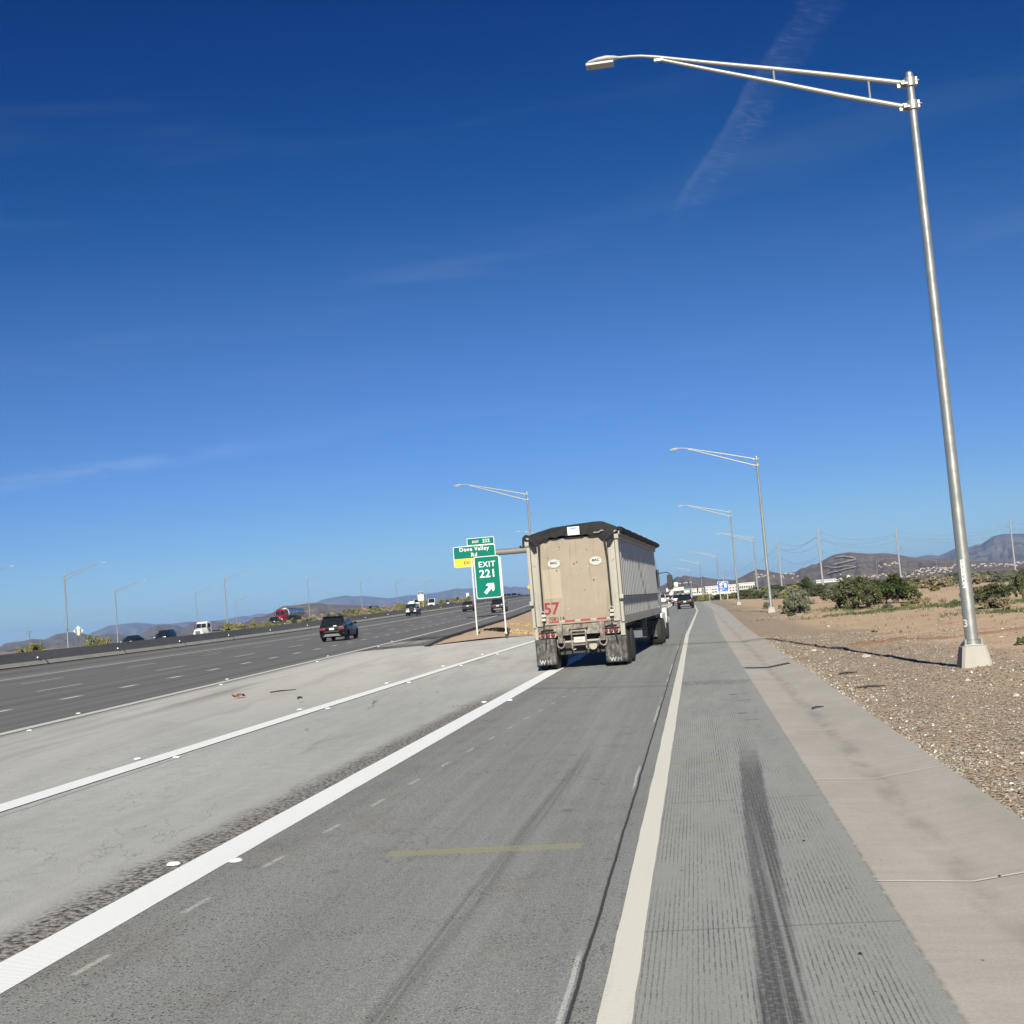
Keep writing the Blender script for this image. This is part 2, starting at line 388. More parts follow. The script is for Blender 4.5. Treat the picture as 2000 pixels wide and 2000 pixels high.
# --- tan concrete apron with joints and a gutter line
m, x, y, z = paving('apron_concrete', 0)
big = m.noise(m.xyz(x * 0.9, y * 0.35), 1.1, 5, 0.6); crs = m.noise(m.xyz(x * 1.2, y * 6.5), 1.0, 4, 0.65); fine = m.noise(m.vec, 55, 2)
gut = (x - 1.62 + (big - 0.5) * 0.25).abs().sm(0.16, 0.02) * m.noise(m.xyz(x * 3, y * 1.2), 1, 4).sm(0.35, 0.65)
base = (big * 0.19 + crs * 0.10 + 0.232) * (fine * 0.4 + 0.8)
jt = ((y + 2.7) / 4.5).fract(); jl = (jt - 0.5).abs().sm(0.0055, 0.002)
pale = m.noise(m.xyz(x * 1.6, y * 0.5), 1.0, 4, 0.6).sm(0.52, 0.75)
spots = m.voro(m.vec, 2.7).sm(0.04, 0.02); scr = m.noise(m.xyz(x * 18, y * 2.0), 1, 3).sm(0.70, 0.74) * big.sm(0.5, 0.6)
moss = (x - 2.25).sm(-0.35, 0.0) * m.noise(m.vec, 0.5, 3).sm(0.5, 0.7)
edge = (x - 1.0).abs().sm(0.035, 0.0) * m.noise(m.vec, 7, 3).sm(0.3, 0.6)
col = m.mul((1.0, 0.925, 0.835), base); col = m.mix(pale * 0.5, col, (0.45, 0.42, 0.375)); col = m.mix(gut * 0.34, col, (0.15, 0.135, 0.12))
col = m.mix(jl * 0.7, col, (0.50, 0.45, 0.38)); col = m.mix(spots * 0.8, col, (0.06, 0.05, 0.045)); col = m.mix(scr * 0.4, col, (0.42, 0.39, 0.36))
col = m.mix(moss * 0.3, col, (0.26, 0.26, 0.17)); col = m.mix(edge * 0.65, col, (0.13, 0.11, 0.075))
m.color(col); m.bump(fine * 0.3 + crs * 0.4 - jl * 1.5, 0.006, 0.7)
M_APRON = m.mat
# --- gore concrete between the two white lines and out to the freeway
m, x, y, z = paving('gore_concrete', 0)
big = m.noise(m.xyz(x * 0.30, y * 0.10), 1.0, 5, 0.6); strk = m.noise(m.xyz(x * 3.2 + y * 0.25, y * 0.22), 1.0, 5, 0.65); fine = m.noise(m.vec, 48, 2, 0.6)
swp = m.noise(m.xyz(x * 1.1 + y * 0.12, y * 0.16), 1.0, 3, 0.5, 0.6)
chip = ((x + 4.60 + (m.noise(m.vec, 1.6, 4, 0.7) - 0.5) * 0.75)).sm(-0.66, -0.20) * y.sm(34, 24)
chg = m.noise(m.vec, 17, 3, 0.75)
iso = m.noise(m.vec, 3.2, 6, 0.7)
base = (big * 0.17 + strk * 0.12 + iso * 0.13 + 0.145) * ((fine - 0.5) * 1.0 + 1.0)
uu = x + y * 0.066
dust = (m.noise(m.xyz(x * 0.55 + y * 0.09, y * 0.05), 1.0, 5, 0.6) + (x + 9.2).sm(0.5, -2.5) * 0.18 + y.sm(20, 60) * 0.16).sm(0.52, 0.78) * uu.sm(-13.9, -12.0)
wedge = (y - (x * -0.95 + 14.5)).sm(-0.25, 0.25) * x.sm(-8.0, -9.4)         # newer, paler slab beyond an oblique joint
dk = swp.sm(0.60, 0.80) * y.sm(70, 10)
fw_ = uu.sm(-12.75 - 0.0, -13.6) * (m.noise(m.xyz(x, y * 0.12), 1.0, 4, 0.7) * 0.8 + 0.5)
mk = m.noise(m.xyz(x * 2.4 + y * 0.5, y * 0.30), 1.0, 4, 0.6).sm(0.64, 0.70) * (y - 29).abs().sm(9, 3) * (x + 6.6).abs().sm(2.0, 0.8)
rpat = m.noise(m.xyz(x * 1.3, y * 1.3), 1.0, 5, 0.7).sm(0.60, 0.66) * (y - 27.5).abs().sm(2.5, 0.5) * (x + 7).abs().sm(1.8, 0.5)
grey = (m.noise(m.xyz(x * 0.9 + y * 0.06, y * 0.05), 1.0, 4, 0.6).sm(0.5, 0.72)) * (uu + 13).sm(4.5, 1.0)
spt = m.voro(m.vec, 1.3).sm(0.035, 0.018)
crk = (x + 8.25 + m.noise(m.xyz(y * 0.3, 0), 1.5, 3) * 0.25).abs().sm(0.02, 0.006) * y.sm(22, 18)
col = m.mul((1.0, 1.0, 0.965), base); col = m.mix(wedge * 0.42, col, (0.43, 0.42, 0.39)); col = m.mix(dust * 0.5, col, (0.47, 0.45, 0.415)); pd = y.sm(24, 48) * (uu + 13.2).sm(0.0, 1.2) * m.noise(m.xyz(x * 0.9 + y * 0.08, y * 0.12), 1.0, 5, 0.65).sm(0.34, 0.6); col = m.mix(pd * 0.45, col, (0.60, 0.565, 0.515)); col = m.mix(dk * 0.38, col, (0.12, 0.115, 0.11))
col = m.mix(grey * 0.62, col, (0.16, 0.132, 0.138)); col = m.mix(mk * 0.75, col, (0.085, 0.072, 0.07)); col = m.mix(rpat * 0.5, col, (0.42, 0.40, 0.37))
col = m.mix(fw_.clamp() * 0.85, col, (0.115, 0.112, 0.11))
chc = m.mix(chg.sm(0.36, 0.64), (0.040, 0.035, 0.031), (0.30, 0.275, 0.25))
col = m.mix((chip * (chg.sm(0.65, 0.35) * 0.8 + 0.45)).clamp(), col, chc); ck = (m.noise(m.xyz(x * 0.5, y * 0.22), 1.0, 5, 0.6, 0.5) - 0.5).abs().sm(0.004, 0.001) * m.noise(m.vec, 0.2, 2).sm(0.46, 0.56); col = m.mix(ck * 0.30, col, (0.08, 0.08, 0.08)); col = m.mix(spt * 0.7, col, (0.06, 0.06, 0.06))
col = m.mix(crk * 0.7, col, (0.05, 0.05, 0.05))
m.color(col); m.bump(fine * 0.25 + strk * 0.3 + chip * chg * 2.2, 0.010, 0.7)
M_GORE = m.mat
# --- freeway asphalt (u across 0..1, v along in metres)
m = Mat('freeway_asphalt', 0.85, 0, 0.3); m.pos(); u, v = m.uv()
strk = m.noise(m.xyz(u * 55, v * 0.012), 1.0, 4); big = m.noise(m.xyz(u * 9, v * 0.03), 1.0, 4); fine = m.noise(m.vec, 12, 4, 0.7)
wp = (((u / 0.145).fract() - 0.5).abs() - 0.24).abs().sm(0.12, 0.0)
base = (big * 0.07 + strk * 0.17 + 0.018 + wp * -0.012) * (fine * 0.7 + 0.65)
dk = ((u - 0.77).abs().sm(0.06, 0.02) * 0.30 + (u - 0.965).abs().sm(0.035, 0.01) * 0.5) * (strk * 0.8 + 0.5); pl = (u - 0.875).abs().sm(0.06, 0.0) * 0.5 + (u - 0.68).abs().sm(0.06, 0.02) * 0.2
col = m.mul((1.0, 0.965, 0.94), base); col = m.mix(pl * 0.5, col, (0.24, 0.215, 0.19)); col = m.mix(dk.clamp(), col, (0.035, 0.033, 0.032))
m.color(col); m.bump(fine, 0.006, 0.6)
M_FREEWAY = m.mat
def line_paint(name, c, wear=0.3, dirt=(0.25, 0.24, 0.22), ribs=0.0):
    m = Mat(name, 0.6, 0, 0.35); x, y, z = m.pos()
    n = m.noise(m.vec, 30, 4, 0.7); b = m.noise(m.xyz(x * 2, y * 0.4), 1, 4); s_ = m.noise(m.xyz(x * 25, y * 0.7), 1, 3)
    f = (n * 0.6 + b * 0.5 + s_ * 0.3 - 0.75).sm(-0.05, 0.35) * wear
    m.color(m.mix(f.clamp(), c, dirt))
    h = n * 0.4
    if ribs: h = h + ((y / 0.03).fract() - 0.5).abs() * ribs
    m.bump(h, 0.003, 0.7); return m.mat
M_WHITE = line_paint('white_thermoplastic', (0.80, 0.81, 0.80), 0.42, (0.5, 0.5, 0.49), 1.2)
M_CREAM = line_paint('cream_road_paint', (0.66, 0.635, 0.56), 0.55, (0.36, 0.34, 0.30))
M_OLDW = line_paint('worn_white_paint', (0.55, 0.53, 0.49), 0.6, (0.22, 0.21, 0.2))

YR = geo(-2.0, 330, 120, 3.2)
def xc(y): return float(np.interp(y, [0, 60, 132, 218, 300, 400], [0, 0, .6, .1, 1.5, 4.0]))       # the right edge bends a little far off
ZD = lambda y: -min(1.6, max(0.0, y - 255) * 0.02)
def flat(x, y): return ZD(y)
o = strip('exit_lane', lambda y: -4.42, lambda y: -0.62 + xc(y), YR, M_LANE, flat, 2, 0.0).build('exit_lane', M_LANE, fix=False); struct(o)
o = strip('shoulder', lambda y: -0.62 + xc(y), lambda y: 1.0 + xc(y), YR, M_SHOULDER, flat, 2, 0.0).build('shoulder', M_SHOULDER, fix=False); struct(o)
def apz(x, y):
    d = x - xc(y); return ZD(y) + float(np.interp(d, [1.0, 1.62, 2.32, 2.34], [0.0, -0.035, 0.055, 0.055]))
mb = MB(); mb.grid([[(1.0 + xc(y), y, apz(1.0 + xc(y), y)), (1.3 + xc(y), y, apz(1.3 + xc(y), y)), (1.62 + xc(y), y, apz(1.62 + xc(y), y)), (2.32 + xc(y), y, apz(2.32 + xc(y), y)), (2.35 + xc(y), y, -0.12 + ZD(y))] for y in YR])
o = mb.build('concrete_apron', M_APRON, fix=False, angle=60); struct(o)
YG = geo(-2.0, 79, 90, 2.2)
def gz(x, y):
    a, b = -6.8, ue(y) - .066 * y - 0.4
    return zf(y) * min(1.0, max(0.0, (a - x) / max(0.5, a - b)))
o = strip('gore_paving', lambda y: min(-9.0, fx(y, 0) + 0.05), lambda y: -4.42, YG, M_GORE, gz, 16, 0.0).build('gore_paving', M_GORE, fix=False); struct(o)
# beyond the gore only the ramp's own left margin goes on
o = strip('ramp_margin', lambda y: -9.9, lambda y: -4.42, frange(79, 330, 30), M_GORE, flat, 2, 0.0).build('ramp_margin', M_GORE, fix=False); struct(o)
# freeway
YF = geo(-2.0, 700, 150, 2.6)
mb = MB(); P = []; UV = []
for y in YF:
    x0, x1 = ue(y) - .066 * y, fx(y, 1.0) - 0.6
    if y < 62: x0 = fx(y, 0) + 0.05
    row = []
    for i in range(13):
        xx = x1 + (x0 - x1) * i / 12; row.append((xx, y, zf(y)))
        UV.append(((fx(y, 0) - xx) / (fx(y, 0) - fx(y, 1)), y))
    P.append(row)
mb.grid(P); o = mb.build('freeway', M_FREEWAY, fix=False); struct(o)
uvl = o.data.uv_layers.new(name='UVMap')
li = np.empty(len(o.data.loops), int); o.data.loops.foreach_get('vertex_index', li)
uvl.data.foreach_set('uv', np.array(UV, dtype=np.float32)[li].ravel())

# --- painted lines
def jit(y, k): return 0.006 * mnoise.noise((y * 3.1, k, 0)) + 0.004 * mnoise.noise((y * 9.0, k, 4))
def pline(name, xc0, w, y0, y1, mat, n=200, z=None, dz=0.004, k=2.6):
    ys = geo(y0, y1, n, k); mb = MB()
    mb.grid([[(xc0(y) - w(y) / 2 + jit(y, xc0(0)), y, (z(y) if z else ZD(y)) + dz), (xc0(y) + w(y) / 2 + jit(y, xc0(0) + 5), y, (z(y) if z else ZD(y)) + dz)] for y in ys])
    return struct(mb.build(name, mat, fix=False))
pline('gore_line', lambda y: -8.74, lambda y: 0.42, 4, 118, M_WHITE, z=lambda y: gz(-8.74, y) * (1 if y < 79 else 0), dz=0.008)
pline('gore_line', lambda y: -4.42, lambda y: 0.40, 3, 300, M_WHITE)
pline('edge_line', lambda y: -0.57 + xc(y), lambda y: 0.165, 2, 300, M_CREAM)
pline('freeway_edge_line', lambda y: fx(y, 0), lambda y: 0.36, 8, 600, M_OLDW, z=zf, dz=0.012)
pline('freeway_edge_line', lambda y: fx(y, .60), lambda y: 0.40, 25, 600, M_OLDW, z=zf, dz=0.012)
pline('freeway_edge_line', lambda y: fx(y, .635), lambda y: 0.12, 25, 600, M_OLDW, z=zf, dz=0.012)
def dashes(name, k, y0, y1, cyc, ln, w, mat):
    mb = MB(); y = y0
    while y < y1:
        ys = frange(y, y + ln, 4); mb.grid([[(fx(q, k) - w / 2, q, zf(q) + .012), (fx(q, k) + w / 2, q, zf(q) + .012)] for q in ys]); y += cyc
    return struct(mb.build(name, mat, fix=False))
M_DASH = line_paint('lane_dash_paint', (0.52, 0.51, 0.48), 0.65, (0.3, 0.29, 0.27))
dashes('lane_dashes', .14, 32.3, 420, 4.75, 1.45, .30, M_DASH); dashes('lane_dashes', .28, 44.0, 420, 12.2, 4.0, .20, M_DASH); dashes('lane_dashes', .445, 40.4, 420, 12.2, 4.3, .20, M_DASH)
m = Mat('freeway_seam', 0.9); x, y, z = m.pos(); m.color(m.mul((0.20, 0.185, 0.17), m.noise(m.vec, 0.6, 4) + 0.5)); M_SEAM = m.mat
pline('freeway_seam_line', lambda y: fx(y, .445), lambda y: 0.10, 30, 420, M_SEAM, z=zf, dz=0.008)

# ================================================================== bare ground
def sandy(name, gravel=1.0, red=0.0):
    m = Mat(name, 0.95, 0, 0.1); x, y, z = m.pos()
    lg = m.noise(m.vec, 0.22, 5, 0.6); md = m.noise(m.vec, 1.3, 5, 0.65); fn = m.noise(m.vec, 9, 4, 0.7)
    ca, cb = m.voro(m.vec, 24, 'Color'); vd = m.voro(m.vec, 24)
    ca2, cb2 = m.voro(m.vec, 5.5, 'Color')
    stone = m.mix(ca.sm(0.2, 0.8), (0.125, 0.115, 0.10), (0.39, 0.355, 0.305)); stone = m.mix(cb.sm(0.945, 0.965), stone, (0.66, 0.63, 0.58)); stone = m.mix(cb.sm(0.20, 0.14), stone, (0.25, 0.17, 0.13))
    sand = m.mix(md, (0.39, 0.285, 0.19), (0.49, 0.365, 0.26)); sand = m.mix(lg.sm(0.55, 0.75) * 0.6, sand, (0.38, 0.235, 0.14))
    sand = m.mul(sand, fn * 0.35 + 0.82)
    if gravel:
        g = (lg * 0.9 + md * 0.7 + (x - 2.3).sm(7.0, 0.5) * 0.42 - y.sm(25, 70) * 0.22 - x.sm(10, 40) * 0.2 + gravel * 0.12 - 0.1).sm(0.76, 1.0)
        k = g * vd.sm(0.62, 0.42)
    else: k = fn.sm(0.75, 0.8) * 0.3
    col = m.mix(k, sand, stone)
    bd = (y - (x * 0.48 + 34.5) + (md - 0.5) * 1.6).abs().sm(1.1, 0.4) * x.sm(3.6, 5.0) * x.sm(13, 10)     # a low reddish ridge of soil
    col = m.mix(bd * 0.75, col, m.mul((0.36, 0.19, 0.105), fn * 0.4 + 0.8))
    m.color(col); m.bump(k * vd.sm(0.6, 0.0) * 1.2 + fn * 0.5 + md * 0.6, 0.035, 1.0); return m.mat
M_DESERT = sandy('desert_gravel'); M_DIRT = sandy('gore_soil', 0.0)
m = Mat('far_desert', 0.95, 0, 0.1); x, y, z = m.pos()
a = m.noise(m.vec, 0.05, 6, 0.7); b_ = m.noise(m.vec, 0.006, 4)
col = m.mix(a.sm(0.40, 0.62), (0.34, 0.245, 0.165), (0.095, 0.095, 0.055)); col = m.mix(b_.sm(0.45, 0.7) * 0.5, col, (0.30, 0.22, 0.15)); m.color(col); M_FAR = m.mat

def dz_(x, y):
    """height of the open desert right of the apron"""
    e = max(0.0, x - (2.34 + xc(y))); k = min(1.0, e / 4.0)
    h = 0.02 + k * (0.16 * fbm(x, y, 0.12) + 0.10 * fbm(x + 40, y, 0.35)) + min(1, e / .5) * 0.035 * fbm(x, y, 1.6, 3)
    h += 0.16 * math.exp(-((y - (x * 0.48 + 34.5)) / 0.9) ** 2) * float(np.interp(x, [3.6, 4.6, 10, 13], [0, 1, 1, 0]))
    h += 0.55 * math.exp(-((x - 27) / 8) ** 2 - ((y - 112) / 12) ** 2)                           # bulldozed mound
    h += 0.22 * math.exp(-((x - 17) / 9) ** 2 - ((y - 104) / 6) ** 2)
    h -= 0.12 * k * float(np.interp(y, [40, 70, 100], [0, 1, 0]))
    return h + ZD(y) * 1.0
xs = [0.0] + [0.12 * 1.055 ** i for i in range(95)]; xs = [sum(xs[:i + 1]) for i in range(len(xs))]; xs = [v for v in xs if v < 115]
ys = []; q = -3.0
while q < 330: ys.append(q); q += 0.28 + max(0, q - 8) * 0.018
mb = MB(); mb.grid([[(2.33 + xc(y) + v, y, dz_(2.33 + xc(y) + v, y)) for v in xs] for y in ys])
o = mb.build('desert_ground', M_DESERT, fix=False); struct(o)
# wedge of soil in the gore
def gd(x, y):
    a, b = -9.9, ue(y) - .066 * y
    t = min(1.0, max(0.0, (x - b) / max(.3, a - b)))
    f = 62 + (x + 13.3) * 3.75; k = min(1.0, max(0.0, (y - f) / 10))
    return gz(x, y) * 1.0 + 0.02 + k * (4 * t * (1 - t)) * 0.35 + k * 0.05 * fbm(x, y, 0.8) if y < 138 else zf(y) * (1 - t) + 0.02 + (4 * t * (1 - t)) * 0.35 + 0.05 * fbm(x, y, 0.8)
mb = MB(); P = []
for v in frange(0, 1, 70):
    row = []
    for i in range(15):
        tt = i / 14; x0 = -13.5 + (-9.9 + 13.5) * tt; y0 = 62 + (x0 + 13.5) * 3.6 + 0.5 * fbm(x0, 3, 0.9)
        y = y0 + (330 - y0) * v ** 1.6; b = ue(y) - .066 * y + 0.1; x = b + (-9.9 - b) * tt
        row.append((x, y, gd(x, y)))
    P.append(row)
mb.grid(P); o = mb.build('gore_soil', M_DIRT, fix=False); struct(o)
# dark asphalt kerb along the soil
m = Mat('kerb_asphalt', 0.9); m.pos(); m.color(m.mul((0.035, 0.032, 0.03), m.noise(m.vec, 8, 3) + 0.5))
mb = MB(); P = []
for y in frange(61, 240, 60):
    b = ue(y) - .066 * y + 0.02; h = min(1, (y - 61) / 8) * 0.17 + 0.02; w = 0.02 * fbm(3, y, 0.8)
    P.append([(b - .16 + w, y, zf(y) - .02), (b - .08 + w, y, zf(y) + h), (b + .12 + w, y, zf(y) + h), (b + .2 + w, y, zf(y) - .05)])
mb.grid(P); o = mb.build('asphalt_kerb', m.mat); struct(o)
# median and land beyond the freeway
def mz(x, y):
    u = x + .066 * y - ub(y)
    d = float(np.interp(u, [-400, -110, -80, -45, -12, 0], [0.0, .0, .33, .6, .85, 1.0]))
    return zf(y) * d + 0.25 * fbm(x, y, 0.06) * min(1, -u / 6) - (0.25 if u < -1 else 0.05)
mb = MB(); P = []
for y in geo(20, 1000, 90, 1.8): P.append([(ub(y) - .066 * y - .3 - v, y, mz(ub(y) - .066 * y - .3 - v, y)) for v in geo(0, 330, 50, 2.5)])
mb.grid(P); o = mb.build('median_ground', M_FAR, fix=False); struct(o)
m = Mat('opposite_asphalt', 0.85); m.pos(); m.color(m.mul((0.10, 0.097, 0.093), m.noise(m.vec, 0.5, 4) + 0.5))
def ox(y, k): return -61 - 16 * k - .066 * y - 10 * max(0.0, min(1.0, (y - 200) / 150)) * 0 + (ub(y) + 44) * 0.55
o = strip('opposite_roadway', lambda y: ox(y, 1), lambda y: ox(y, 0), frange(30, 800, 80), m.mat, lambda x, y: mz(x, y) + .45, 3).build('opposite_roadway', m.mat, fix=False); struct(o)
# the one big sheet to the horizon, kept just under everything built on it
gx = [-9000, -7000, -5000, -2500, -1200, -600, -420, -330, -250, -180, -140, -110, -90, -75, -60, -50, -40, -30, -20, -12, -9, 2.6, 20, 60, 112, 122, 200, 400, 800, 1500, 3000, 6000, 9000]
gyy = [-150, -60, -20] + frange(0, 1000, 50) + [1100, 1250, 1500, 2000, 3000, 5000, 7000, 8900]
def bz(x, y):
    if x < -9: b = gz(x, min(y, 500)) if x + .066 * y > ub(min(y, 900)) else mz(x, y)
    else: b = 0
    if y > 1000: b = 0
    h = b - 0.5
    if 2.3 < x < 120 and y < 335: h = -0.75
    return h if y < 1500 else h + 0.3
mb = MB(); mb.grid([[(x, y, bz(x, y) + ZD(min(y, 330))) for x in gx] for y in gyy]); o = mb.build('ground', M_FAR, fix=False); struct(o)

# ================================================================== mountains
M_HILL = {}
def hillmat(name, c0, c1, sc):
    m = Mat(name, 0.95, 0, 0.1); x, y, z = m.pos()
    a = m.noise(m.vec, sc, 6, 0.7); b = m.noise(m.xyz(x, y, z * 3), sc * 0.18, 5, 0.6); d = m.voro(m.vec, sc * 2.2)
    col = m.mix(a.sm(0.35, 0.65), c0, c1); col = m.mix(b.sm(0.52, 0.70) * 0.45, col, (0.16, 0.115, 0.085)); col = m.mix(d.sm(0.42, 0.2) * 0.7, col, (0.035, 0.038, 0.022))
    m.color(col); m.bump(a + b, 6.0, 0.8); return m.mat
HILLS = {}
def hill(name, label, prof, dist, depth, mat, rough=0.05, seed=0, group=None):
    px = [p[0] for p in prof]; py = [p[1] for p in prof]
    cols = []; nx = max(60, int((px[-1] - px[0]) / 2.2))
    rows = 26; P = []
    for j in range(rows + 8):
        t = j / rows; row = []
        for i in range(nx + 1):
            q = px[0] + (px[-1] - px[0]) * i / nx; yy = float(np.interp(q, px, py))
            d = ray(q, yy); s = math.hypot(d[0], d[1]); hd = np.array([d[0], d[1]]) / s
            top = CAM_H + d[2] / s * dist
            e = min(1, min(i, nx - i) / 5); top = top * e + (1 - e) * -3
            if t <= 1:
                rr = dist - depth * (1 - t)
                f = t ** 1.35
                n = (mnoise.fractal((q * 0.035 + seed, t * 2.2, seed), 1.0, 2.0, 5) + 0.7 * (abs(mnoise.noise((q * 0.06 + seed, t * 0.8, 1.0))) - .3)) * 4 * t * (1 - t)
                z = top * f + n * top * 0.16
                z += mnoise.noise((q * 0.9, t * 9, seed)) * top * rough * 0.25
                if t > 0.9: z = min(z, CAM_H + d[2] / s * rr * 1.0)
            else:
                rr = dist + depth * (t - 1); z = top * (1 - (t - 1) * 1.6)
            z = max(z, -3 if t == 0 else z)
            row.append((hd[0] * rr, hd[1] * rr, z if t > 0 else -4))
        P.append(row)
    mb = MB(); mb.grid(P); o = mb.build(name, mat, fix=False, angle=80); struct(o)
    if label: o['label'] = label
    HILLS[name + str(seed)] = o
    return o
M_NEAR = hillmat('hill_brush_brown', (0.105, 0.085, 0.072), (0.20, 0.162, 0.135), 0.035)
M_NEAR2 = hillmat('hill_brush_dark', (0.10, 0.085, 0.075), (0.17, 0.145, 0.125), 0.02)
M_FARM = hillmat('mountain_rock', (0.10, 0.088, 0.085), (0.17, 0.145, 0.13), 0.004)
hill('mountain', 'pale blue far range with a low dome left of the freeway', [(165, 1240), (178, 1236), (212, 1222), (233, 1219.5), (266, 1215.6), (305, 1219), (336, 1218), (367, 1214), (400, 1214), (440, 1209.5), (463, 1205), (474, 1203), (487, 1203), (498, 1200), (506, 1198), (518, 1199), (529, 1197), (560, 1197), (600, 1200), (630, 1205)], 6200, 1800, M_FARM, 0.05, 1)
hill('mountain', 'long pale blue far range behind the freeway crest', [(560, 1196), (590, 1186), (612, 1180), (619, 1176), (626, 1172), (640, 1168.6), (663, 1165), (675, 1163), (691, 1164.7), (708, 1163.6), (736, 1166), (760, 1168.7), (771, 1167), (799, 1162.5), (815, 1162), (840, 1159), (860, 1156), (891, 1149.6), (905, 1150), (927, 1148.5), (955, 1146), (982, 1144.7), (991, 1145), (996.5, 1148), (1003, 1145), (1018, 1147), (1036, 1147.4), (1080, 1149), (1140, 1150), (1200, 1152), (1240, 1156)], 6600, 1800, M_FARM, 0.05, 2)
hill('hill', 'rounded dark brown hills above the left barrier', [(-60, 1285), (-20, 1272), (0, 1263), (10, 1256), (25, 1254), (45, 1252), (62, 1248), (88, 1249), (108, 1239), (130, 1235), (150, 1235), (165, 1238), (185, 1242), (213, 1237), (230, 1238), (246, 1243), (258, 1243), (272, 1239), (290, 1228), (305, 1222), (329, 1219.5), (345, 1222), (360, 1226), (372, 1217), (385, 1214), (414, 1213), (440, 1215), (470, 1222), (500, 1232)], 2600, 800, M_NEAR2, 0.06, 3)
hill('hill', 'flat topped dark brown hill behind the red tanker truck', [(440, 1222), (470, 1218), (485.6, 1213), (498, 1205), (511, 1205), (523, 1201), (535, 1195.5), (544, 1188), (553, 1183.6), (564, 1183), (585, 1181), (598, 1178.5), (616, 1177.4), (640, 1180.5), (668.5, 1181), (691, 1182), (720, 1184), (760, 1187), (820, 1186)], 1500, 450, M_NEAR, 0.08, 4)
hill('hill', 'low dark hill behind the end of the ramp', [(1255, 1158), (1285, 1148), (1300, 1140), (1307, 1136), (1315, 1131), (1322, 1126), (1330, 1126.5), (1336, 1124), (1344.6, 1125), (1354.5, 1126.5), (1366, 1128), (1371, 1126), (1379, 1128), (1388, 1129.3), (1400, 1131), (1440, 1133), (1480, 1136), (1530, 1140)], 1500, 420, M_NEAR, 0.08, 5)
R2P = [(1415, 1142), (1439, 1131), (1451, 1125), (1467, 1116.5), (1479, 1112), (1493, 1113.4), (1509, 1117), (1529, 1121), (1540, 1119.6), (1555, 1116.5), (1564.6, 1110), (1575.5, 1108), (1586, 1101.7), (1594, 1102.5), (1606.5, 1094.8), (1620.5, 1087), (1634.5, 1082), (1650, 1080), (1659, 1077.8), (1667, 1079), (1675, 1080), (1702, 1081.4), (1731.5, 1080), (1745, 1082), (1759, 1084), (1780, 1088), (1815, 1091), (1860, 1094), (1920, 1096), (2010, 1098), (2080, 1100)]
HR2 = hill('hill', 'terraced brown hill with pale zigzag tracks right of the ramp', R2P, 1450, 560, M_NEAR, 0.08, 6)
hill('mountain', 'tall blue grey mountain behind the nearest lamp pole', [(1770, 1097), (1785, 1090), (1799, 1086), (1817, 1083.5), (1834, 1085.6), (1850, 1078), (1865, 1071), (1896, 1068), (1907, 1063.4), (1916, 1063.4), (1928.5, 1054.6), (1940.5, 1047), (1961, 1043), (1996, 1042), (2040, 1048), (2100, 1060), (2160, 1080)], 3600, 1100, M_FARM, 0.05, 7)
bpy.context.view_layer.update()
_bvh = BVHTree.FromObject(HR2, bpy.context.evaluated_depsgraph_get())
def onhill(px, py):
    d = Vector(ray(px, py)).normalized(); h = _bvh.ray_cast(Vector(_C), d)
    return h[0] if h[0] else None
# graded tracks cut in the terraced hill
M_TRACK = simple('cut_track_soil', (0.31, 0.24, 0.185), 0.95, var=0.3, scale=0.08)
for pts, w in (([(1632, 1088.5), (1648, 1087), (1660, 1088.5), (1670, 1090.5), (1672, 1093), (1660, 1096), (1645, 1099.5), (1625, 1104)], 2.6), ([(1610, 1108), (1617, 1107), (1624, 1110.5), (1640, 1109), (1654, 1106.5), (1668, 1107.5), (1672, 1108.5), (1655, 1112), (1640, 1116), (1625, 1119), (1612, 1123)], 1.6)):
    mb = MB(); P = []
    fine = []
    for (ax, ay), (bx, by) in zip(pts, pts[1:]):
        for k in range(5): fine.append((ax + (bx - ax) * k / 5, ay + (by - ay) * k / 5))
    for q in fine:
        p = onhill(*q)
        if p is None: continue
        b = onhill(q[0], q[1] + w)
        if b is None: continue
        P.append([(p.x, p.y, p.z + 1.2), (b.x * .998, b.y * .998, b.z + 1.2)])
    if len(P) > 2: mb.grid(P); struct(mb.build('hill_track', M_TRACK))

# ================================================================== plain materials
GALV = simple('galvanised_steel', (0.43, 0.43, 0.405), 0.37, 0.8, 0.16, 4.0); ARMST = simple('arm_steel', (0.27, 0.265, 0.25), 0.5, 0.35, 0.14, 4.0)
GALVD = simple('dull_galvanised_steel', (0.30, 0.30, 0.29), 0.5, 0.7, 0.15, 4.0)
CONC = simple('cast_concrete', (0.31, 0.295, 0.265), 0.9, 0, 0.16, 3.5, bump=0.01)
BLACK = simple('black_rubber', (0.018, 0.018, 0.019), 0.75, 0, 0.3, 8.0)
DARK = simple('dark_steel', (0.035, 0.034, 0.033), 0.6, 0.2, 0.3, 5.0)
GREEN = simple('sign_green', (0.0, 0.122, 0.086), 0.5, 0, 0.08, 3.0, spec=.08)
WHITE = simple('sign_white', (0.56, 0.57, 0.57), 0.5, 0, 0.05, 3.0)
YELLOW = simple('sign_yellow', (0.58, 0.40, 0.008), 0.5, 0, 0.06, 3.0)
BLUE = simple('sign_blue', (0.008, 0.10, 0.42), 0.5, 0, 0.06, 3.0)
ALU = simple('bare_aluminium', (0.33, 0.35, 0.34), 0.5, 0.4, 0.1, 3.0)
BLK = simple('sign_black', (0.02, 0.02, 0.02), 0.6)
GLASS = simple('tinted_window_glass', (0.010, 0.012, 0.015), 0.06, 0, 0.1, 2.0, spec=0.6)
CHROME = simple('chrome', (0.75, 0.75, 0.76), 0.15, 1.0, 0.05, 4.0)

